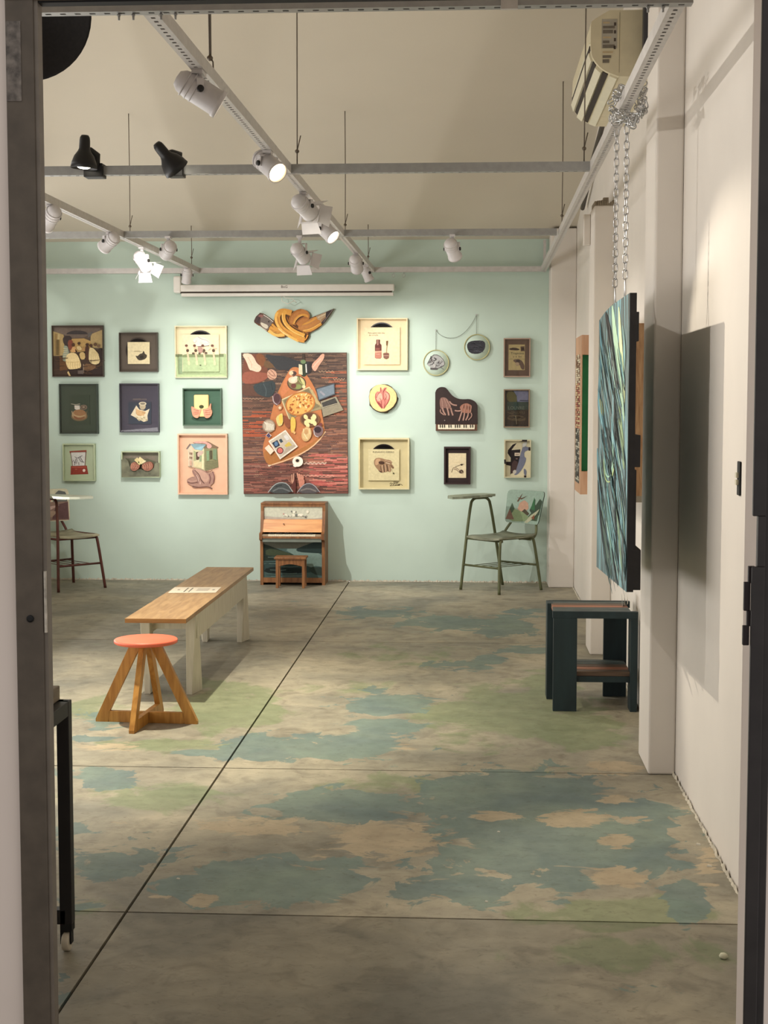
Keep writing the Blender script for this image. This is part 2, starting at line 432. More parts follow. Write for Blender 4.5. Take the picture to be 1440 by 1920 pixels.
for j in range(4):
    a = 0.0 if j == 0 else gp
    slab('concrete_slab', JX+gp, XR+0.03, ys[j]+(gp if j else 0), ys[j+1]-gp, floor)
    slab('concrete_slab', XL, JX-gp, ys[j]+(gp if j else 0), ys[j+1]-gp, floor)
MB().box(XL, XR+.05, -2.5, 2.2-gp, -0.03, -0.001).build('outer_slab', mat('outer_concrete', (120, 110, 96), .8), floor)

def wallbox(name, args, m, label, cat='wall'):
    return struct(MB().box(*args).build(name, m), label, cat)
back = wallbox('wall_back', (XL-0.15, XR+0.2, YB, YB+0.15, 0, 3.0), M_MINT, 'mint green painted back wall with the picture collection')
wallbox('wall_left', (XL-0.15, XL, 2.36, YB, 0, 4.9), M_WALL, 'white left wall hidden beyond the door frame')
rw = MB()
rw.box(XR, XR+0.15, 2.36, YB, 0, 4.9)
wr = struct(rw.build('wall_right', M_WALL), 'white plastered right wall between the pilasters', 'wall')
# ragged sill of plaster crumbs along the base of the right and back walls
for nm, pts in (('trim_1', [(XR-0.004, 2.4), (XR-0.004, YB-.02)]), ('trim_2', [(XL, YB-0.004), (XR, YB-0.004)])):
    mb = MB(); random.seed(3); (xa, ya), (xb, yb) = pts; n = 620; prev = None
    for k in range(n+1):
        t = k/n; x = xa+(xb-xa)*t; y = ya+(yb-ya)*t
        hgt = 0.004+random.random()*0.014; w_ = 0.002+random.random()*0.008
        nx_, ny_ = (-1, 0) if nm == 'trim_1' else (0, -1)
        cur = [(x, y, 0.0005), (x+nx_*w_, y+ny_*w_, 0.0006), (x+nx_*0.002, y+ny_*0.002, hgt)]
        if prev:
            mb.face([prev[1], cur[1], cur[2], prev[2]]); mb.face([prev[0], cur[0], cur[1], prev[1]])
        prev = cur
    struct(mb.build(nm, mat('crumbling_plaster', (200, 192, 174), .9, var=.15, nscale=30, bump=.5)),
           'crumbling pale plaster edge along the base of the %s wall' % ('right' if nm == 'trim_1' else 'back'), 'trim')
# pilasters
def pilaster(name, x0, y0, y1, z1, label):
    mb = MB(); random.seed(int(y0*10))
    mb.box(x0, XR, y0, y1, 0.0, z1)
    return struct(mb.build(name, M_WALL, bevel=0.008), label, 'pilaster')
pilaster('wall_pilaster', 0.712, 5.955, 6.30, zceil(6.3)+.3, 'tall white pilaster on the right wall, nearest and reaching the ceiling')
p2 = pilaster('wall_pilaster', 0.70, 8.78, 9.10, 2.62, 'white pilaster ending in a broken top below the ceiling')
mb = MB(); random.seed(5)
for k in range(9):
    x = 0.702+k*0.013; h = 0.01+random.random()*0.02
    mb.box(x, x+0.015, 8.782, 9.0, 2.618, 2.622+h)
mb.box(0.752, 0.782, 8.785, 8.84, 2.62, 2.665)
mb.build('broken_top', mat('rubble', (150, 138, 120), .95, var=.2, nscale=40), p2)
pilaster('wall_pilaster', 0.618, 11.95, YB-0.001, zceil(YB)+.05, 'shallow white pilaster in the far right corner beside the mint wall')
# ceiling (sloping down to the back wall)
cm = MB(); y0, y1 = 2.2, YB+.15
cm.hexa([(XL-.15, y0, zceil(y0)), (XR+.15, y0, zceil(y0)), (XR+.15, y1, zceil(y1)), (XL-.15, y1, zceil(y1)),
         (XL-.15, y0, zceil(y0)+.1), (XR+.15, y0, zceil(y0)+.1), (XR+.15, y1, zceil(y1)+.1), (XL-.15, y1, zceil(y1)+.1)])
ceil = struct(cm.build('ceiling', M_CEIL), 'cream ceiling sloping down towards the back wall', 'ceiling')
# front wall with the doorway
YD = 2.2
def dx(px, py=960, Y=YD): return at(px, py, Y).x
xl0, xl1 = dx(26), dx(78); xr0, xr1 = dx(1412), dx(1437)
zh = at(300, 6, YD+.03).z
fw = MB()
fw.box(-4.3, xl0+0.002, YD+0.012, YD+0.05, 0, 4.8)
fw.box(xr0+0.0175, 1.6, YD+0.01, 2.36, 0, 4.8)
fw.box(xl0+0.002, xr0+0.0175, YD+0.012, YD+0.05, zh+0.06, 4.8)
struct(fw.build('wall_front', mat('outer_plaster', (222, 210, 200), .85, var=.02, nscale=4, bump=.15)), 'white plaster wall around the doorway, seen edge-on at both sides', 'wall')
door = MB(); door.box(xl0, xl1, YD, YD+0.03, 0, zh+.05)
dj = struct(door.build('door_1', M_FRAME, bevel=.002), 'brown-grey steel door frame of the entrance, with bolt and strike plate', 'door frame')
MB().box(xl1-.0005, dx(85), YD+0.004, YD+0.026, 0, zh).build('inner_edge', M_FRAME2, dj)
MB().box(xl0, xr1, YD-.001, YD+0.03, zh, zh+.055).build('header', mat('header_steel', (150, 134, 112), .5, var=.1), dj)
MB().box(xl0, xr1, YD+.006, YD+0.028, zh-.003, zh+.001).build('header_gap_strip', M_DARK, dj)  # dark strip standing in for the open gap below the header
zz = lambda py: at(1412, py, YD).z
rj = MB(); rj.box(xr0, xr1, YD, YD+.008, 0, zz(1063)); rj.box(dx(1422), xr1, YD, YD+.008, zz(1063), zz(968)); rj.box(xr0, xr1, YD, YD+.008, zz(968), zh+.0); rj.box(dx(1426), xr1+.012, YD+.0081, YD+.03, 0, zh)
rj.build('right_jamb', M_DFRAME, dj, bevel=.0015).hide_render = False
lk = MB(); lk.box(dx(1407.5), dx(1420), YD+.0082, YD+.016, zz(1095), zz(1063)); lk.box(dx(1400), dx(1412), YD+.0082, YD+.016, zz(1147), zz(1093))
lk.box(dx(1406), dx(1418), YD+.0082, YD+.016, zz(1176), zz(1147)); lk.box(dx(1399), dx(1411), YD+.0082, YD+.016, zz(1212), zz(1175))
lk.build('lock', mat('oxidised_lock', (38, 30, 30), .5, .4), dj, bevel=.001)
MB().box(dx(80), dx(84.5), YD-.001, YD+.02, at(80, 1186, YD).z, at(80, 1071, YD).z).build('strike_plate', mat('worn_zinc', (186, 178, 164), .4, .5, var=.25, nscale=60), dj)
sp = MB(); sp.lathe([(.0055, 0), (.0055, .002), (.003, .0035)], at(57, 1160, YD), (0, -1, 0), 16); sp.build('bolt_hole', M_DARK, dj)
MB().box(dx(12, 130), dx(40, 130), YD-.0015, YD, at(20, 190, YD).z, at(20, 40, YD).z).build('worn_patch', mat('bare_metal_patch', (112, 104, 96), .6, var=.3, nscale=80), dj)
# ---------------------------------------------------------------- furniture
M_BTOP = wood('bench_laminate', (176, 140, 98), (150, 114, 76), .42, 'Y', 8)
M_BEDGE = wood('bench_edge', (150, 104, 52), (124, 82, 38), .5, 'X', 8)
M_BLEG = wood('bench_offwhite', (206, 199, 180), (192, 185, 164), .55, 'Z', 10)
# bench
bx0, bx1, by0, by1, bh = -1.698, -1.394, 7.19, 9.46, 0.43
bench = thing('bench', 'long low bench with brown wooden top and off-white flared legs', 'bench', (-1.545, 8.3, 0))
MB().box(bx0, bx1, by0, by1, bh-.022, bh).build('seat_top', M_BTOP, bench, bevel=.0015)
MB().box(bx0, bx1, by0-.0008, by0, bh-.022, bh-.001).build('end_edge', M_BEDGE, bench)
for nm, a in (('apron', (bx1-.022, bx1-.004, by0+.31, by1-.31, bh-.145, bh-.022)), ('apron', (bx0+.01, bx0+.028, by0+.31, by1-.31, bh-.145, bh-.022)),
              ('cross_apron', (bx0+.03, bx1-.022, by0+.32, by0+.338, bh-.10, bh-.022)), ('cross_apron', (bx0+.03, bx1-.022, by1-.338, by1-.32, bh-.10, bh-.022))):
    MB().box(*a).build(nm, M_BLEG, bench)
for sx in (1, -1):
    for sy in (-1, 1):
        xo = bx1-.003 if sx > 0 else bx0+.012; yo = 7.49 if sy < 0 else 9.14
        xi = xo-sx*.052; z1 = bh-.022
        A_ = [(xi, yo-.03, 0), (xo-sx*.022, yo-.03, 0), (xo+sx*.008, yo+.10, 0), (xi+sx*.01, yo+.10, 0)]
        B_ = [(xi, yo-.03, z1), (xo, yo-.03, z1), (xo, yo+.05, z1), (xi, yo+.05, z1)]
        if sx < 0: A_ = [A_[1], A_[0], A_[3], A_[2]]; B_ = [B_[1], B_[0], B_[3], B_[2]]
        MB().hexa(A_+B_).build('leg', M_BLEG, bench, bevel=.002)
# leaflet on the bench
pc = [fl(314.7, 1112, bh), fl(404.4, 1111.5, bh), fl(415, 1101.3, bh), fl(327.6, 1101.3, bh)]
leaf = thing('leaflet', 'cream printed leaflet lying on the brown bench top', 'leaflet', (pc[0].x+.1, pc[0].y+.1, bh))
mb = MB(); mb.hexa([p+Vector((0, 0, .0006)) for p in pc]+[p+Vector((0, 0, .0016)) for p in pc]); mb.build('sheet', mat('cream_paper', (228, 216, 196), .8, var=.02), leaf)
mb = MB()
def onp(u, v): 
    a = pc[0].lerp(pc[1], u); b = pc[3].lerp(pc[2], u); p = a.lerp(b, v); return (p.x, p.y, bh+.0019)
for u in (.30, .40): mb.face([onp(u, .12), onp(u+.025, .12), onp(u+.03, .85), onp(u+.005, .85)], (90, 84, 80))
for k in range(5): mb.face([onp(.54, .3+k*.1), onp(.80, .3+k*.1), onp(.80, .34+k*.1), onp(.54, .34+k*.1)], (170, 160, 150))
mb.face([onp(.13, .45), onp(.18, .45), onp(.18, .6), onp(.13, .6)], (160, 150, 140)); mb.face([onp(.87, .4), onp(.92, .4), onp(.92, .6), onp(.87, .6)], (170, 160, 150))
mb.build('printed_lines', ART, leaf)

# stool
M_STOOL = wood('stool_pine', (196, 142, 66), (166, 112, 44), .45, 'Z', 8)
sc_ = Vector((-1.508, 6.80, 0))
stool = thing('stool', 'round stool with coral red seat and pale wooden crossed legs', 'stool', sc_)
MB().lathe([(0.0001, .374), (.14, .374), (.1465, .378), (.1465, .390), (.142, .394), (0.0001, .394)], sc_, (0, 0, 1), 56).build('seat', mat('coral_seat', (232, 112, 82), .42, var=.02), stool)
def arm_dir(a): return Vector((math.cos(a), math.sin(a), 0))
base_a = math.atan2(6.557-7.045, -1.521+1.487)
feet = []
for k in range(4):
    a = base_a+k*math.pi/2; d = arm_dir(a); t = Vector((-d.y, d.x, 0))*.0125; R = .243
    # leg plank in the vertical plane through d: parallelogram from foot to the top
    prof = [(R, 0), (R-.052, .0), (R-.075, .052), (.022, .374), (.072, .374), (R, .012)]
    prof = [(R, 0.0), (R, .014), (.070, .374), (.018, .374), (R-.068, .052), (R-.06, .0)]
    pts = [sc_+d*r+Vector((0, 0, z))-t for r, z in prof]
    MB().prism(pts, t*2).build('leg', M_STOOL, stool, bevel=.002)
    b_ = MB().bar(sc_+d*(.013 if k % 2 else -.0)+Vector((0, 0, .026)), sc_+d*(R-.062)+Vector((0, 0, .026)), .025, .052); b_.build('cross_rail', M_STOOL, stool, bevel=.0015)

# slatted side table at the right
M_TEAL = mat('dark_teal_wood', (34, 50, 54), .55, var=.15, nscale=20, bump=.2, stretch=(1, 1, .2))
M_TEAL2 = mat('grey_teal_wood', (74, 84, 82), .55, var=.12, nscale=20, bump=.2)
M_RUST = wood('rust_slat', (170, 112, 84), (142, 88, 64), .55, 'X', 8)
M_BRN = wood('brown_slat', (112, 88, 70), (84, 64, 50), .55, 'X', 8)
tx0, tx1, ty0, ty1, th_ = .392, .800, 7.16, 7.57, .487
tb = thing('side_table', 'dark teal slatted wooden side table with lower shelf by the pilaster', 'table', (.59, 7.36, 0))
for a in ((tx0+.004, tx0+.118, ty0, ty0+.03, 0, th_-.03), (tx1-.034, tx1, ty0+.002, ty0+.116, 0, th_-.03),
          (tx1-.13, tx1-.014, ty1-.03, ty1, 0, th_-.03), (tx0-.012, tx0+.02, ty1-.12, ty1, 0, th_-.001)):
    MB().box(*a).build('leg', M_TEAL, tb, bevel=.002)
MB().box(tx0, tx1, ty0-.001, ty0+.029, th_-.034, th_).build('top_rail', M_TEAL, tb, bevel=.002)
MB().box(tx0, tx1, ty1-.03, ty1, th_-.034, th_).build('top_rail', M_TEAL, tb, bevel=.002)
cols = [M_TEAL2, M_TEAL2, M_RUST, M_BRN, M_TEAL2]
n = 5; w_ = (ty1-ty0-.06)/n
for k in range(n):
    y = ty0+.03+k*w_
    MB().box(tx0+.008, tx1-.03, y+.004, y+w_-.003, th_-.024, th_-.002).build('slat', cols[k], tb, bevel=.0015)
    if k < 5: MB().box(tx0+.03, tx1-.03, y+.004, y+w_-.004, .168, .19).build('shelf_slat', [M_BRN, M_RUST, M_BRN, M_TEAL2, M_TEAL2][k], tb, bevel=.0015)
MB().box(tx0+.03, tx1-.03, ty0+.03, ty0+.055, .138, .167).build('shelf_rail', M_TEAL, tb, bevel=.0015)
MB().box(tx0+.03, tx1-.03, ty1-.055, ty1-.03, .138, .167).build('shelf_rail', M_TEAL, tb, bevel=.0015)
# loose papers between the table and the wall
pp = thing('paper_sheets', 'white paper sheets stuck between the teal side table and the wall', 'paper', (.785, 7.45, th_))
for k in range(3):
    mb = MB(); x = .742+k*.014; mb.hexa([(x, 7.34+k*.03, th_+.001), (x+.001, 7.34+k*.03, th_+.001), (x+.013, 7.46, th_+.001), (x+.012, 7.46, th_+.001),
        (x-.005, 7.34, th_+.06-k*.012), (x-.004, 7.34, th_+.06-k*.012), (x+.008, 7.46, th_+.05), (x+.007, 7.46, th_+.05)])
    mb.build('sheet', mat('white_paper', (226, 222, 212), .8), pp)

# black steel trolley table at the left edge
ct = thing('trolley_table', 'black steel trolley table with wooden top and castors at the left', 'table', (-1.6, 3.5, 0))
cx, cy = -1.098, 3.93; q = .017; zt = .69
fr = MB(); cx0, cy0 = -2.1, 2.75
for (x, y) in ((cx, cy), (cx0, cy), (cx, cy0), (cx0, cy0)): MB().box(x-q, x+q, y-q, y+q, .075, zt).build('leg', M_BSTEEL, ct, bevel=.002)
for a in ((cx-q+.001, cx+q-.001, cy0, cy, zt-.04, zt), (cx0-q, cx0+q, cy0, cy, zt-.04, zt), (cx0, cx, cy-q, cy+q, zt-.04, zt), (cx0, cx, cy0-q, cy0+q, zt-.04, zt), (cx0, cx, cy-q, cy+q, .075, .115), (cx0, cx, cy0-q, cy0+q, .075, .115)):
    MB().box(*a).build('rail', M_BSTEEL, ct, bevel=.002)
MB().box(cx0-.02, cx-.012, cy0-.03, cy+.006, zt+.0005, zt+.04).build('top', wood('trolley_top', (142, 128, 106), (96, 82, 66), .6, 'Y', 6), ct, bevel=.003)
for (x, y) in ((cx, cy), (cx0, cy), (cx, cy0), (cx0, cy0)):
    c_ = MB().box(x-.016, x+.016, y-.016, y+.016, .055, .075).box(x-.015, x-.012, y-.02, y+.005, .022, .06).box(x+.012, x+.015, y-.02, y+.005, .022, .06).build('castor', M_DARK, ct)
    MB().lathe([(.024, -.010), (.0262, -.007), (.0262, .007), (.024, .010)], (x, y-.008, .0262), (1, 0, 0), 24).build('wheel', mat('clear_wheel', (196, 186, 166), .3), c_)

# tablet-arm school chairs
def school_chair(mtube, mwood, back_cols, tag_args, loc, rz, wide_tab=False):
    w, d, sh = .215, .235, .425     # half width, half depth at the floor, seat height
    root = thing('school_chair', *tag_args, (0, 0, 0), 'tablet-arm school chairs against the mint wall')
    k = .80
    top = lambda x, y: (x*k, y*k)
    rad = .0115
    def part(name, mb, m=mtube): return mb.build(name, m, root)
    def sm3(pts, it=2):
        for _ in range(it):
            q = [pts[0]]
            for a, b in zip(pts[:-1], pts[1:]):
                a = Vector(a); b = Vector(b); q += [a*.75+b*.25, a*.25+b*.75]
            q.append(pts[-1]); pts = q
        return pts
    # tablet-side legs rise into the arch that carries the writing tablet
    th = .725
    ax, ay = -w, -d
    A0 = Vector((-w, -d, 0)); D0 = Vector((-w, d, 0))
    A1 = Vector((-w*.72, -d*.60, th)); D1 = Vector((-w*.72, -d*.60+.19, th))
    A1 = Vector((-w*.80, -d*.72, th)); D1 = Vector((-w*.80, d*.12, th))
    def legcut(a, b, z): t = z/b.z; return a.lerp(b, t)
    As = legcut(A0, A1+Vector((0, 0, 0)), th-.06); 
    Dd = Vector((-w*.80, d*.18, th))
    part('leg', MB().tube(sm3([A0, legcut(A0, A1, th-.05), A1+Vector((0, .03, 0)), (A1+Dd)/2]), rad))
    part('leg', MB().tube(sm3([D0, legcut(D0, Dd, th-.05), Dd-Vector((0, .03, 0)), (A1+Dd)/2]), rad))
    # other side: front leg bends into the seat rail and down again as rear leg
    B0 = Vector((w, -d, 0)); C0 = Vector((w, d, 0)); B1 = Vector((w*k, -d*k, sh)); C1 = Vector((w*k, d*k, sh))
    mid = (B1+C1)/2
    part('leg', MB().tube(sm3([B0, legcut(B0, B1, sh-.06), B1+Vector((0, .012, 0)), B1+Vector((0, .06, 0)), mid]), rad))
    part('leg', MB().tube(sm3([C0, legcut(C0, C1, sh-.06), C1-Vector((0, .012, 0)), C1-Vector((0, .06, 0)), mid]), rad))
    An = legcut(A0, A1, sh-.015); Dn = legcut(D0, Dd, sh-.015)
    fz = sh-.022
    fr = MB(); fr.tube([An, Vector((w*k, -d*k+.03, fz))], .009); fr.tube([Dn, Vector((w*k, d*k-.03, fz))], .009); fr.tube([An, Dn], .009)
    fr.build('seat_frame', mtube, root)
    lz = .20
    La, Ld, Lb, Lc = legcut(A0, A1, lz), legcut(D0, Dd, lz), legcut(B0, B1, lz), legcut(C0, C1, lz)
    for a, b in ((La, Lb), (Ld, Lc)): part('stretcher', MB().tube([a, b], .0085))
    rk = MB()
    for t in (.2, .4, .6, .8): rk.tube([La.lerp(Lb, t), Ld.lerp(Lc, t)], .003, 6)
    rk.build('book_rack', mtube, root)
    for a, b in (((-w*k, d*k-.02, sh-.01), 1), ((w*k-.02, d*k-.0, sh-.01), 1)):
        p = Vector(a); bt = Vector((p.x*.72, d*k+.092, .56)); part('back_support', MB().tube(sm3([p+Vector((0, -.14, 0)), p, p+Vector((0, .03, .0)), p+Vector((0, .055, .04)), bt, bt+Vector((0, .022, .08))]), .0105))
    # seat: dished plywood
    mb = MB(); nx, ny = 10, 10; x0, x1, y0, y1 = -w*k-.005, w*k+.012, -d*k-.02, d*k+.01
    grid = []
    for j in range(ny+1):
        for i in range(nx+1):
            u = i/nx; v = j/ny
            x = x0+(x1-x0)*u; y = y0+(y1-y0)*v
            # rounded corners
            z = sh+.004+.012*((2*u-1)**2)*1.0-.010*(1-(2*v-1)**2)+(.010 if v > .9 else 0)-(.012*(1-v*6)**2 if v < .16 else 0)
            grid.append((x, y, z))
    for off in (0, -.010):
        b0 = len(mb.v); mb.v += [(p[0], p[1], p[2]+off) for p in grid]
        for j in range(ny):
            for i in range(nx):
                a = b0+j*(nx+1)+i; q = (a, a+1, a+nx+2, a+nx+1); mb.f.append(q if off == 0 else q[::-1]); mb.c.append(None); mb.sm.append(True)
    n1 = (nx+1)*(ny+1); ring = list(range(nx+1))+[j*(nx+1)+nx for j in range(1, ny+1)]+[ny*(nx+1)+i for i in range(nx-1, -1, -1)]+[j*(nx+1) for j in range(ny-1, 0, -1)]
    for a, b in zip(ring, ring[1:]+ring[:1]): mb.f.append((a, a+n1, b+n1, b)); mb.c.append(None); mb.sm.append(False)
    mb.build('seat', mwood, root)
    # backrest: curved sheet with painted picture layers, coordinates u (0..1 left-right seen from the front), v (0..1 up)
    bz0, bz1, hw = .515, .775, .205
    def bp(u, v, off=0.0):
        x = (u-.5)*2*hw*(1-.10*(1-v)); curve = .035*(1-(2*u-1)**2)
        z = bz0+(bz1-bz0)*v
        return Vector((x, d*k+.035+curve+.055*v-off, z))
    def sheet(mb, poly, off, col):
        mb.face([bp(u, v, off) for u, v in poly], col)
    mb = MB(); n = 14; r = .07
    def outline_v(u):
        e = min(u, 1-u)/r
        return 0 if e >= 1 else (1-math.sqrt(max(0, 1-(1-e)**2)))*.12
    us = [i/n for i in range(n+1)]; us = sorted(set(us+[.015, .04]+[.985, .96]))
    for a, b in zip(us[:-1], us[1:]):
        va, vb = outline_v(a), outline_v(b)
        for off, fl_ in ((0, 0), (-.010, 1)):
            P = [bp(a, va, off), bp(b, vb, off), bp(b, 1-vb, off), bp(a, 1-va, off)]
            mb.face(P if not fl_ else P[::-1], back_cols['base'])
        mb.face([bp(a, 1-va, 0), bp(b, 1-vb, 0), bp(b, 1-vb, -.01), bp(a, 1-va, -.01)], g(back_cols['base'], .7))
        mb.face([bp(a, va, -.01), bp(b, vb, -.01), bp(b, vb, 0), bp(a, va, 0)], g(back_cols['base'], .6))
    bk = mb.build('backrest', ART, root)
    pm = MB(); lay = 1
    for poly, col in back_cols['shapes']:
        # split the polygon along u so that it follows the curve: fan of thin strips
        N_ = 18; ulo = min(p[0] for p in poly); uhi = max(p[0] for p in poly)
        def span(u):
            ys_ = []
            for (xa, ya), (xb, yb) in zip(poly, poly[1:]+poly[:1]):
                if (xa <= u < xb) or (xb <= u < xa): ys_.append(ya+(yb-ya)*(u-xa)/(xb-xa))
            return (min(ys_), max(ys_)) if len(ys_) > 1 else None
        for i in range(N_):
            ua = ulo+(uhi-ulo)*(i+.001)/N_; ub = ulo+(uhi-ulo)*(i+.999)/N_; sa, sb = span(ua), span(ub)
            if sa and sb: pm.face([bp(ua, sa[0], .0004*lay), bp(ub, sb[0], .0004*lay), bp(ub, sb[1], .0004*lay), bp(ua, sa[1], .0004*lay)], col)
        lay += 1
    pm.build('back_painting', ART, root)
    # writing tablet
    tz = th+.012
    tp = [(0.0, -.50), (-.20, -.42), (-.255, -.25), (-.255, .03), (-.225, .055), (-.12, .055), (-.10, .03), (-.08, -.08)]
    if wide_tab: tp = [(0.03, -.46), (-.20, -.44), (-.255, -.33), (-.255, .03), (-.225, .055), (-.12, .055), (-.10, .03), (-.06, -.10)]
    tp = smooth(tp, 1)
    MB().prism([(x, y, tz+.018) for x, y in tp], (0, 0, -.018)).build('writing_tablet', back_cols['tab'], root)
    MB().box(-w*.8-.03, -w*.8+.05, -.16, .02, th+.004, tz).build('tablet_bracket', mtube, root)
    root.location = loc; root.rotation_euler = (0, 0, rz)
    return root
M_OLIVE = mat('olive_tube', (92, 96, 66), .45, .2, var=.1)
M_MARO = mat('maroon_tube', (92, 52, 44), .45, .2, var=.1)
bc1 = dict(base=(140, 160, 146), tab=mat('painted_tablet', (150, 158, 138), .55, var=.2, nscale=14), shapes=[
    ([(.02, .10), (.12, .62), (.30, .18), (.5, .1), (.72, .4), (.98, .75), (.97, .10)], (66, 82, 62)),
    ([(.60, .40), (.72, .80), (.76, .55), (.88, .78), (.99, .70), (.98, .3), (.8, .2)], (58, 72, 58)),
    ([(.63, .45), (.69, .82), (.78, .40)], (56, 100, 66)),
    ([(.27, .42), (.31, .62), (.42, .70), (.53, .62), (.57, .45), (.42, .30)], (176, 140, 118)),
    ([(.35, .30), (.46, .44), (.62, .30), (.55, .22), (.40, .2)], (70, 62, 48)),
    ([(.08, .10), (.20, .42), (.42, .34), (.62, .20), (.52, .06), (.2, .04)], (120, 136, 100)),
    ([(.50, .02), (.66, .25), (.94, .48), (.90, .36), (.72, .12), (.6, .02)], (166, 166, 140)),
    ([(.02, .10), (.09, .42), (.22, .10)], (110, 84, 70)),
    ([(.70, .18), (.80, .30), (.82, .14)], (120, 76, 54)),
    ([(.22, .78), (.34, .72), (.48, .84), (.34, .76)], (96, 66, 48)),
    ([(.24, .66), (.27, .64), (.36, .92), (.33, .86)], (96, 66, 48))])
bc2 = dict(base=(198, 194, 168), tab=mat('cream_tablet', (172, 174, 156), .5, var=.05, nscale=14), shapes=[
    ([(.02, .02), (.02, .6), (.98, .6), (.98, .02)], (132, 108, 96)),
    ([(.60, .06), (.72, .5), (.97, .58), (.97, .05)], (92, 66, 66)),
    ([(.2, .15), (.4, .35), (.75, .3), (.6, .12)], (150, 128, 110)),
    ([(.35, .30), (.45, .44), (.8, .5), (.6, .36)], (176, 150, 140)),
    ([(.40, .62), (.43, .86), (.58, .90), (.62, .62)], (172, 96, 90)),
    ([(.66, .60), (.70, .82), (.80, .95), (.94, .90), (.96, .60)], (96, 100, 98)),
    ([(.70, .66), (.80, .76), (.94, .70), (.94, .64)], (186, 186, 176))])
sw1 = mat('painted_seat_grey', (140, 142, 122), .5, var=.22, nscale=12); sw2 = mat('painted_seat_tan', (164, 158, 132), .5, var=.22, nscale=12)
school_chair(M_OLIVE, sw1, bc1, ('olive-green tube school chair with writing tablet and painted landscape backrest', 'chair'), (.235, 11.79, 0), -math.radians(46))
school_chair(M_MARO, sw2, bc2, ('maroon tube school chair with cream writing tablet at the left edge', 'chair'), (-3.245, 11.74, 0), math.radians(47), True)

# small upright piano
M_PW = wood('piano_oak', (150, 102, 60), (114, 72, 40), .45, 'Z', 8)
M_PW2 = wood('piano_pine', (222, 158, 92), (196, 128, 66), .45, 'X', 6)
px0, px1 = -1.712, -1.185; yf = 11.99; yb = YB-.008
ph = .655
pn = thing('toy_piano', 'small upright wooden piano with painted lake panel below the keys', 'piano', (-1.45, yf+.12, 0))
side = [(yf-.05, 0), (yf-.05, .03), (yf-.005, .05), (yf-.005, .33), (yf-.06, .36), (yf-.06, .425), (yf+.01, .43), (yf+.06, .60), (yf+.06, ph), (yb, ph), (yb, 0)]
side = [(yf, 0), (yf, .36), (yf-.055, .375), (yf-.055, .425), (yf+.01, .435), (yf+.05, .60), (yf+.05, ph), (yb, ph), (yb, 0)]
for x in (px0, px1-.024):
    MB().prism([(x, y, z) for y, z in side], (.024, 0, 0)).build('side_panel', M_PW, pn, bevel=.002)
a, b = px0+.024, px1-.024
MB().box(px0, px1, yf+.045, yb, ph-.0, ph+.012).build('lid', M_PW, pn, bevel=.002)
MB().box(a, b, yf+.05, yf+.07, ph-.02, ph).build('top_rail', M_PW, pn)
up = MB(); up.hexa([(a, yf+.060, .535), (b, yf+.060, .535), (b, yf+.075, .535), (a, yf+.075, .535), (a, yf+.062, ph-.02), (b, yf+.062, ph-.02), (b, yf+.078, ph-.02), (a, yf+.078, ph-.02)], (206, 206, 186)); upo = up.build('upper_panel', ART, pn)
wa = Art(460, 900, 6, yf+.058, gain=1.05)
wa.poly([(190, 400), (300, 412), (450, 425), (600, 432), (760, 436), (880, 420), (890, 442), (190, 440)], (176, 168, 156))
for cx_, cy_, rx_, ry_, c_ in ((450, 395, 20, 14, (226, 222, 204)), (490, 408, 24, 12, (230, 226, 208)), (540, 400, 20, 20, (224, 220, 200)), (575, 395, 16, 18, (120, 124, 116)), (620, 395, 34, 16, (230, 224, 206)),
    (670, 412, 20, 10, (160, 156, 148)), (548, 360, 16, 12, (232, 228, 212)), (520, 354, 8, 10, (110, 112, 108)), (570, 358, 6, 8, (120, 120, 114)), (700, 358, 14, 16, (230, 224, 206)), (430, 382, 10, 8, (190, 150, 140)), (485, 408, 10, 8, (130, 128, 118)), (680, 420, 8, 8, (90, 90, 86))):
    wa.ell(cx_, cy_, rx_, ry_, c_, 0, 12)
for k in range(7): wa.line([(430+k*40, 420), (445+k*40, 398), (462+k*40, 415)], 3, (110, 108, 100))
wa.build('upper_painting', pn)
fbd = MB(); fbd.hexa([(a, yf-.002, .431), (b, yf-.002, .431), (b, yf+.06, .431), (a, yf+.06, .431), (a, yf+.045, .532), (b, yf+.045, .532), (b, yf+.06, .532), (a, yf+.06, .532)]); fbo = fbd.build('fallboard', M_PW2, pn, bevel=.001)
MB().lathe([(.006, 0), (.004, .001)], (-1.52, yf+.012+.003, .497), (0, -1, .45), 14).build('wood_knot', mat('knot', (110, 60, 26), .5), fbo)
MB().box(a, b, yf-.05, yf+.02, .385, .402).build('key_bed', M_PW, pn)
MB().box(a, a+.045, yf-.048, yf+.0, .402, .416).build('key_block', mat('key_block', (170, 150, 124), .5), pn)
MB().box(b-.045, b, yf-.048, yf+.0, .402, .416).build('key_block', mat('key_block', (170, 150, 124), .5), pn)
nk = 22; kx0, kx1 = a+.047, b-.047; kw = (kx1-kx0)/nk
for k in range(nk):
    o_ = MB().box(kx0+k*kw+.0006, kx0+(k+1)*kw-.0006, yf-.048, yf+.005, .402, .4165).build('white_key', mat('ivory_key', (232, 222, 196), .3, var=.01), pn)
for k in range(nk-1):
    if k % 7 in (0, 1, 3, 4, 5): MB().box(kx0+(k+1)*kw-.0055, kx0+(k+1)*kw+.0055, yf-.022, yf+.005, .4166, .428).build('black_key', M_DARK, pn)
MB().box(a, b, yf-.04, yf-.028, .355, .385).build('key_slip', mat('grey_blue_slip', (120, 128, 118), .5), pn)
MB().box(a, b, yf+.012, yf+.02, .06, .36, (64, 74, 70)).build('lower_panel', ART, pn)
wa = Art(460, 900, 6, yf+.0115, gain=1.0)
wa.poly([(188, 645), (890, 645), (890, 780), (188, 780)], (96, 98, 86))
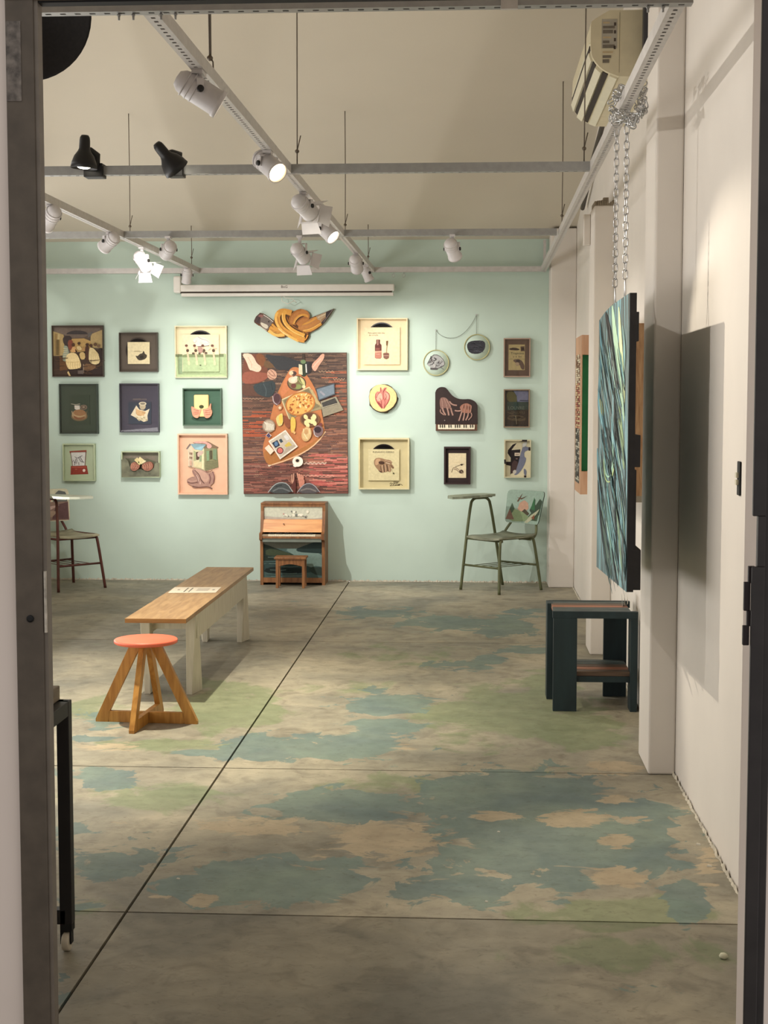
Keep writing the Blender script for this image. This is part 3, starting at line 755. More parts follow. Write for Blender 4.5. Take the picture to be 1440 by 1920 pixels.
wa.poly([(188, 770), (890, 770), (890, 1110), (188, 1110)], (74, 96, 92))
wa.poly([(430, 775), (600, 772), (620, 800), (890, 830), (890, 980), (760, 960), (700, 1040), (560, 850)], (120, 142, 134), 1)
wa.poly([(188, 715), (260, 735), (400, 790), (520, 830), (600, 870), (700, 900), (188, 910)], (34, 46, 38))
wa.poly([(230, 770), (400, 790), (560, 850), (500, 870), (230, 860)], (62, 72, 52), 1)
wa.poly([(560, 780), (660, 740), (780, 695), (890, 690), (890, 826), (740, 820), (600, 810)], (36, 52, 50), 1)
wa.poly([(188, 940), (380, 925), (560, 940), (720, 970), (780, 1010), (700, 1050), (188, 1050)], (50, 70, 68), 1)
wa.poly([(240, 985), (400, 970), (640, 985), (690, 1040), (420, 1060), (200, 1040)], (24, 36, 34), 1)
wa.poly([(700, 980), (890, 980), (890, 1080), (760, 1060)], (48, 62, 56), 1)
wa.poly([(400, 1060), (640, 1060), (700, 1085), (420, 1090)], (96, 112, 106), 1)
for k in range(14):
    y_ = 850+k*18; wa.line([(200+(k*53) % 200, y_), (330+(k*53) % 200, y_+4), (430+(k*61) % 260, y_)], 5, (108, 128, 120) if k % 2 else (40, 56, 54))
wa.build('lake_painting', pn)
MB().box(a, b, yf+.004, yf+.02, .02, .06).build('bottom_rail', M_PW, pn)
MB().box(a, b, yf+.08, yb, .02, ph-.01).build('back_case', mat('piano_inside', (60, 44, 30), .7), pn)

# mini piano stool
st = thing('piano_stool', 'miniature brown wooden stool in front of the small piano', 'stool', (-1.455, 11.86, 0))
sx0, sx1 = at(519, 1050, 11.86).x, at(573, 1050, 11.86).x
MB().box(sx0-.012, sx1+.012, 11.78, 11.94, .232, .25).build('seat', M_PW, st, bevel=.003)
for x in (sx0, sx1-.022):
    for y in (11.79, 11.91): MB().box(x, x+.022, y, y+.022, 0, .232).build('leg', M_PW, st, bevel=.0015)
ap = [(sx0+.022, .232), (sx1-.022, .232), (sx1-.022, .175), ((sx0+sx1)/2+.03, .19), ((sx0+sx1)/2, .193), ((sx0+sx1)/2-.03, .19), (sx0+.022, .175)]
for y in (11.793, 11.913): MB().prism([(x, y, z) for x, z in ap], (0, .012, 0)).build('apron', M_PW, st)
# ---------------------------------------------------------------- rails
def rail(name, a, b, m, label, w=.041, h=.041, pitch=.04, group=None, slot=.016):
    """slotted steel channel: closed sides and top, bottom flange with real slots"""
    a = Vector(a); b = Vector(b); d = (b-a); Lr = d.length; d.normalize(); r = Vector((d.y, -d.x, 0)); U_ = Vector((0, 0, 1))
    root = thing(name, label, 'rail', a, 'slotted ceiling rails')
    mb = MB(); t = .0025
    def seg(u0, u1, s0, s1, z0, z1):
        P = [a+d*u+r*s+U_*z for z in (z0, z1) for u, s in ((u0, s0), (u0, s1), (u1, s1), (u1, s0))]
        mb.hexa(P)
    seg(0, Lr, -w/2, -w/2+t, 0, h); seg(0, Lr, w/2-t, w/2, 0, h); seg(0, Lr, -w/2+t, w/2-t, h-t, h)
    seg(0, Lr, -w/2+t, -.006, 0, t); seg(0, Lr, .006, w/2-t, 0, t)
    mb.build('channel', m, root)
    mb2 = mb; mb = MB(); u = 0.0
    while u < Lr-.001:
        e = min(u+pitch-slot, Lr); seg(u, e, -.006, .006, 0, t); u += pitch
    o = mb.build('slot_bridges', m, root); o['kind'] = 'stuff'
    return root
zt = ZT
XM = lambda y: -.866+.0068*(y-4.0)      # the middle rail is not quite square to the room
XQ = lambda y: .533+.0045*(y-4.0)
rail('slotted_rail', (XL+.01, 4.03, zt), (.54+.03, 4.03, zt), M_GREY, 'nearest grey slotted cross rail along the top edge of the doorway')
rail('slotted_rail', (XL+.01, 6.88, zt), (.525, 6.88, zt), M_GREY, 'grey slotted cross rail carrying the two black clip lamps')
rail('slotted_rail', (XL+.01, 9.51, zt), (.525, 9.51, zt), M_GREY, 'third grey slotted cross rail, in front of the mint wall top')
rail('slotted_rail', (XL+.01, 12.17, zt), (.575, 12.17, zt), M_RAIL, 'white rail running along the mint back wall above the projection screen')
rail('slotted_rail', (XQ(4.052), 4.052, zt), (XQ(12.148), 12.148, zt), M_RAIL, 'long white slotted rail beside the right wall')
rail('slotted_rail', (XM(4.052), 4.052, zt), (XM(6.858), 6.858, zt), M_RAIL, 'near section of the middle white lamp rail, running to the back')
rail('slotted_rail', (XM(6.902), 6.902, zt), (XM(9.488), 9.488, zt), M_RAIL, 'middle section of the middle white lamp rail')
rail('slotted_rail', (XM(9.532), 9.532, zt), (XM(12.148), 12.148, zt), M_RAIL, 'far section of the middle white lamp rail, ending at the back wall rail')
rail('slotted_rail', (-2.235, 4.052, zt), (-2.235, 6.858, zt), M_RAIL, 'near section of the left white lamp rail, hidden by the door frame')
rail('slotted_rail', (-2.235, 6.902, zt), (-2.235, 9.488, zt), M_RAIL, 'section of the left white lamp rail passing above the bench')
rail('slotted_rail', (-2.235, 9.532, zt), (-2.235, 12.148, zt), M_RAIL, 'far section of the left white lamp rail above the left pictures')
# vertical hanger at the far right corner
hp = thing('hanger_post', 'thin white post with top bar in the far right rail corner', 'post', (.582, 12.21, zt))
MB().box((.59-.022), .59, 12.20, 12.22, zt-.0, zceil(12.2)-.03).build('post', M_RAIL, hp)
# suspension wires
def wire(px, y, label, top=None, v=False, x=None, zb=None):
    zb = zb or zt+.042
    x = at(px, 500, y).x if x is None else x
    z1 = zceil(y)
    root = thing('suspension_wire', label, 'wire', (x, y, zb), 'steel wires holding the rails')
    mb = MB()
    if v:
        mb.tube([(x-.016, y, z1), (x+.002, y, zb+.04)], .0028, 6); mb.tube([(x+.004, y, z1), (x+.006, y, zb+.04)], .0028, 6)
        mb.tube([(x+.004, y, zb+.045), (x+.013, y, zb+.028), (x+.014, y, zb)], .0028, 6)
    else:
        mb.tube([(x, y, z1), (x+.002, y, (z1+zb)/2), (x, y, zb)], .0030, 6)
        mb.tube([(x, y, zb+.06), (x+.016, y+.004, zb+.13)], .0026, 6)
    mb.build('strand', M_WIRE, root)
    MB().lathe([(.004, 0), (.010, .006), (.010, .012), (.004, .018)], (x+(.003 if v else 0), y, zb+(.032 if v else .05)), (0, 0, 1), 10).build('knot', M_WIRE, root)
wire(558, 6.88, 'steel wire holding the cross rail with the black clip lamps, near its middle')
wire(0, 9.75, 'steel wire over the middle lamp rail just behind the third cross rail', x=-.825)
wire(0, 9.75, 'twisted steel wire over the left lamp rail by the third cross rail', x=-2.235)
wire(0, 4.93, 'double steel wire over the middle lamp rail nearest the doorway', x=-.862, v=True)
wire(1097, 6.88, 'steel wire at the right end of the black clip lamp rail', x=.50)
wire(1045, 9.35, 'pair of steel wires on the right wall rail near the third cross rail', x=.548)
wire(365, 11.9, 'short steel wire at the far end of the left lamp rail', x=-2.235)
wire(687, 11.9, 'short steel wire at the far end of the middle lamp rail', x=-.825)
# bolts hanging under the nearest rail
for i, (px, lab) in enumerate(((223, 'left pair'), (250, 'left pair'), (302, 'pair beside the middle lamp rail'), (329, 'pair beside the middle lamp rail'), (1215, 'pair at the right rail corner'), (1243, 'pair at the right rail corner'))):
    x = at(px, 30, 4.03).x; b_ = MB(); b_.tube([(x, 4.03, zt-.018), (x, 4.03, zt-.0005)], .0032, 8); b_.lathe([(.0055, 0), (.0055, .004)], (x, 4.03, zt-.007), (0, 0, 1), 6)
    o = b_.build('bolt', M_GREY); tag(o, ('left' if i % 2 == 0 else 'right')+' bolt of the '+lab+' under the nearest grey cross rail', 'bolt', 'bolts under the nearest rail')
pb = at(955, 12, 4.0); o = MB().box(pb.x-.022, pb.x+.022, 3.995, 4.0085, zt-.012, zt+.041).build('junction_plate', M_RAIL); tag(o, 'small white plate joining the nearest grey cross rail', 'plate')

# ---------------------------------------------------------------- track spotlights
M_LAMP = mat('white_lamp_housing', (206, 202, 202), .4, .0, var=.03)
M_GLOW = mat('lamp_glow', (255, 244, 225), .4, emit=(255, 240, 214), estr=14)
M_GLOWW = mat('lamp_glow_warm', (255, 230, 190), .4, emit=(255, 214, 160), estr=18)
def spotlight(label, px, py, Y, aim, energy, X=None, barn=False, size=75, col=(1, .965, .91), L=.15, R_=.042, glow=None, blend=.6, railz=None):
    """px,py: place of the lamp pivot in the picture, at depth Y. aim: world target."""
    p = at(px, py, Y)
    if X is not None: p.x = X; 
    d = (Vector(aim)-p).normalized(); u = d.cross(Vector((0, 0, 1))).normalized(); w = u.cross(d)
    rz = railz or zt
    root = thing('track_spotlight', label, 'spotlight', (p.x, p.y, rz), 'white spotlights on the ceiling rails')
    r = R_
    body = MB(); body.lathe([(.0001, -L*.55), (r*.55, -L*.53), (r*.86, -L*.42), (r, -L*.22), (r, L*.40), (r*1.08, L*.42), (r*1.08, L*.52), (r*.98, L*.52), (r*.92, L*.40), (r*.2, L*.34), (.0001, L*.34)], p, d, 28)
    body.build('housing', M_LAMP, root)
    for k in range(6):
        a_ = -math.pi/2+k; 
    rb = MB()
    for t in (-.34, -.22, -.10): rb.lathe([(r*1.0, L*t), (r*1.05, L*t), (r*1.05, L*(t+.025)), (r*1.0, L*(t+.025))], p, d, 24)
    rb.build('cooling_ribs', M_LAMP, root)
    ln = MB(); ln.lathe([(.0001, L*.42), (r*.86, L*.42), (r*.9, L*.47), (.0001, L*.50)], p, d, 24); ln.build('lens', glow or M_GLOW, root)
    # yoke
    top = Vector((p.x, p.y, rz-.012))
    for s in (1, -1):
        a_ = p+u*(s*(r+.004)); b_ = Vector((p.x, p.y, max(p.z+.03, rz-.05)))+u*(s*(r+.004))
        yk = MB(); yk.bar(a_-Vector((0, 0, .012)), b_, .004, .022, up=tuple(d if abs(d.z) < .9 else u)); yk.build('yoke_arm', M_LAMP, root)
    b0 = Vector((p.x, p.y, max(p.z+.03, rz-.05)))
    MB().bar(b0-u*(r+.006), b0+u*(r+.006), .022, .005).build('yoke_bridge', M_LAMP, root)
    MB().box(b0.x-.009, b0.x+.009, b0.y-.009, b0.y+.009, b0.z, rz-.0105).build('stem', M_LAMP, root)
    MB().box(p.x-.017, p.x+.017, p.y-.035, p.y+.035, rz-.0125, rz-.0005).build('adapter', M_LAMP, root)
    for s in (1, -1): MB().lathe([(.011, 0), (.011, .007), (.005, .009)], p+u*(s*(r+.006)), u*s, 14).build('knob', M_BLACK, root)
    if barn:
        f0 = p+d*(L*.52); q = r*1.15
        MB().hexa([f0+u*(a1*q)+w*(b1*q)+d*t for t in (0, .004) for a1, b1 in ((-1, -1), (1, -1), (1, 1), (-1, 1))][:4]+[f0+u*(a1*q)+w*(b1*q)+d*.002 for a1, b1 in ((-1, -1), (1, -1), (1, 1), (-1, 1))]).bar(f0, f0+d*.001, .002, .002) if False else None
        ringm = MB()
        for a1 in (1, -1):
            ringm.bar(f0+u*(a1*q)-w*q, f0+u*(a1*q)+w*q, .006, .006, up=tuple(d)); ringm.bar(f0+w*(a1*q)-u*q, f0+w*(a1*q)+u*q, .006, .006, up=tuple(d))
        ringm.build('gel_holder', M_LAMP, root)
        for k, (e1, e2) in enumerate(((u, w), (-1*u, w), (w, u), (-1*w, u))):
            o1 = f0+e1*q; out = (d*.72+e1*.69).normalized(); Lb = .062
            P = [o1-e2*q*.95, o1+e2*q*.95, o1+out*Lb+e2*q*1.15, o1+out*Lb-e2*q*1.15]; nn = (P[1]-P[0]).cross(P[3]-P[0]).normalized()*.0015
            MB().hexa(P+[x_+nn for x_ in P]).build('barn_door', M_LAMP, root)
    if energy > 0:
        ld = bpy.data.lights.new('spot_lamp', 'SPOT'); ld.energy = energy; ld.spot_size = math.radians(size); ld.spot_blend = blend; ld.shadow_soft_size = .013; ld.color = col
        lo = bpy.data.objects.new('lamp_light', ld); S.collection.objects.link(lo)
        q4 = (-d).to_track_quat('Z', 'Y'); lo.rotation_mode = 'QUATERNION'; lo.rotation_quaternion = q4; lo.location = p+d*(L*.52+.012)
        attach(lo, root)
    return root
wb = lambda px, py: at(px, py, YB)
spotlight('largest white track spotlight, nearest the doorway on the middle rail', 372, 172, 4.74, (1.2, 5.3, 1.2), 34, X=XM(4.74), L=.15, R_=.042, size=132)
spotlight('white track spotlight glowing warm towards the doorway on the middle rail', 503, 308, 6.25, (.80, 4.75, 1.0), 120, X=XM(6.25), size=58, glow=M_GLOWW, L=.15, blend=.35, col=(1, .9, .74))
spotlight('white track spotlight with open barn doors on the middle rail', 568, 387, 7.5, (.8, 11.2, .9), 40, X=XM(7.5), barn=True, L=.15, size=52)
spotlight('bright white track spotlight behind the barn door one on the middle rail', 604, 430, 8.5, (.8, 7.6, .9), 50, X=XM(8.5), L=.15, size=70, blend=.7)
spotlight('white barn door spotlight hanging from the third cross rail', 562, 474, 9.45, wb(900, 900), 34, barn=True, L=.14, size=60)
spotlight('white track spotlight close to the back end of the middle rail', 660, 494, 10.6, wb(722, 765), 48, X=XM(10.6), L=.14, size=58, blend=1.0)
spotlight('small white spotlight pointing down at the end of the middle rail', 682, 512, 11.55, wb(900, 1000), 20, X=XM(11.55), L=.12, size=125, R_=.036)
spotlight('single white spotlight on the third cross rail near the right wall', 848, 467, 9.45, (.62, 11.6, .6), 22, L=.14, size=70)
spotlight('white spotlight at the left edge on the left rail, cut by the door frame', 84, 408, 7.9, (-3.6, 9.5, 1.2), 26, X=-2.235, L=.15, size=80)
spotlight('white track spotlight pointing left beside the third cross rail', 184, 453, 9.2, (-3.9, 10.6, 1.4), 22, X=-2.235, L=.14, size=80)
spotlight('white barn door spotlight low on the left rail in front of the mint wall', 285, 489, 10.1, wb(560, 940), 190, X=-2.235, barn=True, L=.14, size=84, blend=.8)
spotlight('white track spotlight pointing left above the barn door one on the left rail', 316, 468, 9.45, wb(150, 760), 60, L=.14, size=60)
spotlight('white spotlight standing over the left end of the projection screen', 340, 516, 11.7, (-2.4, 12.1, 1.7), 6, X=-2.235, L=.12, size=100, R_=.036)

# black clip lamps on the second cross rail
M_IN = mat('lamp_inner_white', (240, 238, 230), .4, emit=(255, 246, 225), estr=6)
def clip_lamp(label, px, py, tilt, energy):
    Y = 6.765; c = at(px, py, Y)      # centre of the shade mouth
    d = Vector((math.sin(tilt), .02, -math.cos(tilt))) if tilt < .1 else Vector((.75, .62, -1)).normalized()
    root = thing('clip_lamp', label, 'lamp', (c.x, Y, c.z), 'black clip lamps on the cross rail')
    prof = [(.0001, -.150), (.016, -.148), (.022, -.138), (.024, -.125), (.025, -.088), (.030, -.076), (.045, -.055), (.056, -.025), (.0605, 0), (.058, 0), (.052, -.022), (.040, -.050), (.020, -.070), (.0001, -.072)]
    MB().lathe(prof, c, d, 32).build('shade', M_BLACK, root)
    MB().lathe([(.0001, -.045), (.014, -.040), (.026, -.02), (.030, -.006), (.020, .0), (.0001, .003)], c, d, 20).build('bulb', M_IN, root)
    q0, q1 = (c.x-.02, c.x+.068) if tilt < .1 else (c.x-.06, c.x+.012)
    h = Vector(((q0+q1)/2+.02, 6.83, zt+.085))
    MB().tube([c-d*.09, (c-d*.085+h)/2+Vector((0, 0, .012)), h, Vector(((q0+q1)/2+.015, 6.845, zt+.03))], [.010, .011, .017, .015], 12).build('arm', M_BLACK, root)
    q0, q1 = (c.x-.02, c.x+.068) if tilt < .1 else (c.x-.06, c.x+.012)
    MB().box(q0, q1, 6.835, 6.858, zt-.012, zt+.05).box(q0, q1, 6.902, 6.912, zt-.012, zt+.05).box(q0, q1, 6.858, 6.902, zt-.012, zt-.001).box(q0, q1, 6.858, 6.902, zt+.042, zt+.05).build('clamp', M_BLACK, root, bevel=.003)
    ld = bpy.data.lights.new('clip_light', 'SPOT'); ld.energy = energy; ld.spot_size = math.radians(88); ld.spot_blend = .55; ld.shadow_soft_size = .025; ld.color = (1, .94, .78)
    lo = bpy.data.objects.new('lamp_light', ld); S.collection.objects.link(lo); lo.rotation_mode = 'QUATERNION'; lo.rotation_quaternion = (-d).to_track_quat('Z', 'Y'); lo.location = c+d*.012; attach(lo, root)
clip_lamp('left black clip lamp, pointing straight down with its bulb lit', 157, 316, -.06, 340)
clip_lamp('right black clip lamp, tilted towards the lit stretch of rail', 332, 318, .42, 60)

# large black round dish behind the door frame, top left
dc = at(42, 22, 5.2); dd = Vector((.18, -.90, -.36)).normalized()
ds = thing('pendant_dish', 'large black round lamp dish at the top left corner', 'lamp', dc)
MB().lathe([(.0001, -.10), (.06, -.09), (.16, -.045), (.225, 0), (.235, .004), (.235, -.002), (.16, -.055), (.06, -.102), (.0001, -.112)], dc, dd, 48).build('dish', mat('black_dish', (30, 28, 28), .75, var=.15, nscale=90), ds)
MB().bar(dc-dd*.05+Vector((-.05, 0, .02)), dc-dd*.02+Vector((.05, 0, -.03)), .03, .02).build('bracket', mat('dish_bracket', (52, 50, 50), .5), ds)
for q_ in ((-.04, .0), (.055, -.035)): MB().lathe([(.007, 0), (.007, .01)], dc+Vector((q_[0], -.02, q_[1])), dd, 10).build('screw', mat('screw', (110, 106, 100), .3, .8), ds)
MB().tube([dc-dd*.10, dc-dd*.14+Vector((0, 0, .1)), Vector((dc.x-.05, dc.y+.2, zceil(dc.y+.2)))], .012, 10).build('stem', M_BLACK, ds)

# ---------------------------------------------------------------- projection screen case on the back wall
c0 = at(332, 530, 12.14); c1 = at(739, 552, 12.14)
z1 = at(530, 533, 12.14).z; z0 = at(530, 546, 12.14).z
scn = thing('projection_screen', 'long white rolled-up projection screen case on the mint wall', 'projection screen', (c0.x+.9, 12.2, z0))
MB().box(c0.x, c1.x, 12.14, 12.22, z0, z1).build('case', M_WHITE, scn, bevel=.008)
MB().box(c0.x+.03, c1.x-.006, 12.15, 12.205, z0-.038, z0-.012).build('bottom_bar', M_WHITE, scn, bevel=.004)
MB().box(c0.x+.02, c1.x-.02, 12.16, 12.20, z0-.013, z0+.001).build('dark_gap', mat('screen_slot', (60, 48, 38), .7), scn)
MB().box(c0.x-.03, c0.x+.03, 12.13, 12.225, z0-.01, z1+.07).build('end_bracket', M_WHITE, scn, bevel=.012)
MB().box(c0.x-.006, c0.x+.012, 12.15, 12.262, z1+.0, z1+.06).build('wall_bracket', M_WHITE, scn)
MB().box(c1.x-.05, c1.x-.02, 12.18, 12.262, z0+.02, z1-.01).build('wall_bracket', M_WHITE, scn)
for px in (739, 758):
    p = at(px, 521, 12.15); tag(MB().tube([Vector((p.x, 12.05, p.z+.010))+Vector((.011*math.cos(t), 0, .013*math.sin(t))) for t in [k*math.pi/5 for k in range(10)]], .0022, 6, closed=True).tube([(p.x, 12.05, p.z+.022), (p.x, 12.17, zt)], .002, 6).build('hook', M_CHROME), 'left metal hook under the wall rail at the screen end' if px == 739 else 'right metal hook under the wall rail beyond the screen end', 'hook')
text('case_lettering', 'BnG', at(533, 538, 12.1385), .030, mat('logo_grey', (120, 110, 104), .6), scn)
cd = MB(); b_ = at(535, 556, 12.16); cd.tube([b_+Vector((-.03, 0, 0)), b_+Vector((-.025, -.01, -.04)), b_+Vector((.02, -.01, -.06)), b_+Vector((.07, 0, -.035)), b_+Vector((.09, .0, -.05)), b_+Vector((.055, 0, -.015)), b_+Vector((0, 0, -.01)), b_+Vector((-.02, 0, .01))], .003, 6); cd.build('pull_cord', mat('white_cord', (214, 212, 200), .6), scn)

# ---------------------------------------------------------------- air conditioner
acx0, acy0, acy1, acz0, acz1 = .535, 7.02, 8.28, 2.975, 3.275
ac = thing('air_conditioner', 'cream wall-mounted air conditioner high on the right wall', 'air conditioner', (.7, 7.6, acz0))
M_AC = mat('aged_ac_plastic', (216, 206, 176), .5, var=.03); M_AC2 = mat('ac_front', (226, 220, 196), .45, var=.02)
prof = [(XR-.001, acz1), (acx0+.085, acz1), (acx0+.075, acz1-.005), (acx0+.005, acz1-.045), (acx0, acz1-.06), (acx0-.0, acz1-.19), (acx0+.02, acz0+.07), (acx0+.06, acz0+.03), (acx0+.13, acz0+.003), (XR-.001, acz0)]
prof = [prof[0]]+smooth(prof[1:-1], 2, False)+[prof[-1]]
MB().prism([(x, acy0, z) for x, z in prof][::-1], (0, acy1-acy0, 0)).build('body', M_AC, ac)
M_LVR = mat('ac_dark_gap', (50, 40, 34), .7)
def acs(t):   # point on the curved front, t 0..1 from top to bottom
    pts = prof[1:-1]; k = t*(len(pts)-1); i = min(int(k), len(pts)-2); f = k-i
    return Vector((pts[i][0]*(1-f)+pts[i+1][0]*f, 0, pts[i][1]*(1-f)+pts[i+1][1]*f))
def acstrip(name, t0, t1, m, off, ya=acy0+.03, yb_=acy1-.03, par=ac):
    a_, b_ = acs(t0), acs(t1); n_ = (b_-a_).cross(Vector((0, 1, 0))).normalized()
    if n_.x > 0: n_ = -n_
    A_ = [a_, b_, b_+n_*off, a_+n_*off]
    return MB().prism([(p.x, ya, p.z) for p in A_], (0, yb_-ya, 0)).build(name, m, par)
acstrip('front_panel', .08, .52, M_AC2, .006)
acstrip('panel_gap', .53, .555, M_LVR, .004)
acstrip('louver', .57, .66, M_AC2, .012)
acstrip('air_slot', .665, .72, M_LVR, .004)
acstrip('louver', .73, .81, M_AC2, .014)
acstrip('air_slot', .815, .865, M_LVR, .004)
acstrip('lower_panel', .88, .97, M_AC2, .008)
MB().box(.665, .667, acy0-.001, acy0, acz0+.02, acz1-.01).build('end_seam', mat('ac_seam', (150, 140, 116), .6), ac)
MB().box(.585, .655, acy0-.0015, acy0, acz0+.13, acz1-.04).build('rating_sticker', mat('sticker', (176, 170, 156), .5), ac)
stk = MB()
for k in range(9):
    z = acz1-.06-k*.022
    stk.face([(.590, acy0-.0022, z), (.590+.03+.008*((k*7) % 4), acy0-.0022, z), (.590+.03+.008*((k*7) % 4), acy0-.0022, z+.008+(k % 3)*.004), (.590, acy0-.0022, z+.008+(k % 3)*.004)], (120, 112, 100) if k % 3 else (196, 176, 140))
for k in range(4): stk.face([(.640, acy0-.0022, acz1-.07-k*.035), (.650, acy0-.0022, acz1-.07-k*.035), (.650, acy0-.0022, acz1-.055-k*.035), (.640, acy0-.0022, acz1-.055-k*.035)], (90, 80, 72))
stk.build('sticker_print', ART, ac)
o = MB().box(.766, .800, 6.93, 6.99, 3.02, 3.95).build('cable_duct', mat('dark_duct', (62, 62, 66), .5)); tag(o, 'dark grey vertical cable duct right of the air conditioner', 'duct')
hz = MB(); hz.tube([(.785, 8.30, 3.05), (.785, 8.6, 3.22), (.785, 9.3, 3.165), (.785, 10.0, 3.07), (.785, 10.5, 2.95), (.785, 10.9, 2.87)], .016, 10); o = hz.build('hose', mat('dark_hose', (70, 62, 54), .6)); tag(o, 'dark drain hose sloping along the right wall behind the air conditioner', 'hose')
o = MB().box(.66, .699, 9.03, 9.10, 2.42, 2.60).build('junction_box', M_WALL, bevel=.004); tag(o, 'white box on the side of the broken pilaster top', 'box')

# ---------------------------------------------------------------- chains, carabiners and painted shutter
SX = .535
sh = thing('painted_shutter', 'teal swirl-painted wooden shutter hanging on two chains', 'shutter', (SX, 5.78, 1.3))
def shutter_mat():
    m = bpy.data.materials.new('swirl_paint'); m.use_nodes = True; nt = m.node_tree; N = nt.nodes; L = nt.links; b = N['Principled BSDF']
    b.inputs['Roughness'].default_value = .42
    tc = N.new('ShaderNodeTexCoord'); mp = N.new('ShaderNodeMapping'); L.new(tc.outputs['Object'], mp.inputs[0])
    mp.inputs['Rotation'].default_value = (.18, 0, 0); mp.inputs['Scale'].default_value = (1, 8.5, .95)
    n0 = N.new('ShaderNodeTexNoise'); n0.inputs['Scale'].default_value = .9; n0.inputs['Detail'].default_value = 2; L.new(mp.outputs[0], n0.inputs['Vector'])
    va = N.new('ShaderNodeVectorMath'); va.operation = 'MULTIPLY_ADD'; L.new(n0.outputs['Color'], va.inputs[0]); va.inputs[1].default_value = (0, 1.5, .8); L.new(mp.outputs[0], va.inputs[2])
    n = N.new('ShaderNodeTexNoise'); n.inputs['Scale'].default_value = 1.7; n.inputs['Detail'].default_value = 8; n.inputs['Roughness'].default_value = .62; n.inputs['Distortion'].default_value = .35
    L.new(va.outputs[0], n.inputs['Vector'])
    r = N.new('ShaderNodeValToRGB'); e = r.color_ramp.elements; e[0].position = .30; e[0].color = lin((38, 44, 48)); e[1].position = .76; e[1].color = lin((206, 222, 176))
    for p_, c_ in ((.42, (54, 64, 68)), (.48, (80, 108, 114)), (.54, (108, 152, 164)), (.60, (130, 184, 198)), (.67, (160, 202, 190))):
        x = e.new(p_); x.color = lin(c_)
    L.new(n.outputs['Fac'], r.inputs[0])
    # large composition: bright upper flow, dark band, dull lower half
    sx = N.new('ShaderNodeSeparateXYZ'); L.new(tc.outputs['Object'], sx.inputs[0])
    n2 = N.new('ShaderNodeTexNoise'); n2.inputs['Scale'].default_value = 9; n2.inputs['Detail'].default_value = 6; mp2 = N.new('ShaderNodeMapping'); mp2.inputs['Scale'].default_value = (1, 8, .6); mp2.inputs['Rotation'].default_value = (.2, 0, 0)
    L.new(tc.outputs['Object'], mp2.inputs[0]); L.new(mp2.outputs[0], n2.inputs['Vector'])
    r2 = N.new('ShaderNodeValToRGB'); r2.color_ramp.elements[0].position = .36; r2.color_ramp.elements[0].color = (.28, .28, .28, 1); r2.color_ramp.elements[1].position = .52; r2.color_ramp.elements[1].color = (1, 1, 1, 1); L.new(n2.outputs['Fac'], r2.inputs[0])
    mx = N.new('ShaderNodeMix'); mx.data_type = 'RGBA'; mx.blend_type = 'MULTIPLY'; mx.inputs[0].default_value = .8; L.new(r.outputs[0], mx.inputs[6]); L.new(r2.outputs[0], mx.inputs[7])
    L.new(mx.outputs[2], b.inputs['Base Color'])
    bp = N.new('ShaderNodeBump'); bp.inputs['Strength'].default_value = .35; bp.inputs['Distance'].default_value = .004; L.new(n.outputs['Fac'], bp.inputs['Height']); L.new(bp.outputs[0], b.inputs['Normal'])
    return m
SWM = shutter_mat(); M_SHE = mat('shutter_edge_black', (34, 32, 34), .6, var=.2, bump=.3)
ysh = [5.17, 5.49, 5.82, 6.11, 6.40]
def topz(y): return EYE+(.364 if y < 5.9 else .364-.017*(y-5.9)/.5-.012*((y-5.9)/.5)**2)
def botz(y): return .838-.05*(y-5.17)/1.23
for k in range(4):
    a_, b_ = ysh[k]+(.0015 if k else 0), ysh[k+1]-.0015
    P = [(SX, a_, botz(a_)), (SX, b_, botz(b_)), (SX, b_, topz(b_)), (SX, a_, topz(a_))]
    MB().prism(P, (.022, 0, 0)).build('plank', SWM, sh, bevel=.002)
# near edge strip and the battens at the back
MB().box(SX+.002, SX+.024, ysh[0]-.004, ysh[0]-.0002, botz(5.17), topz(5.17)).build('edge_strip', M_SHE, sh)
for z0_, z1_, tk in ((1.70, 1.80, .010), (1.27, 1.38, .020), (.845, .985, .026)):
    MB().box(SX+.0225, SX+.0225+tk, 5.165, 6.36, z0_, z1_).build('batten', M_SHE, sh, bevel=.002)
for y in (5.18,): MB().box(SX+.0225, SX+.030, 5.168, 5.30, .99, 1.26).build('stile', M_SHE, sh)
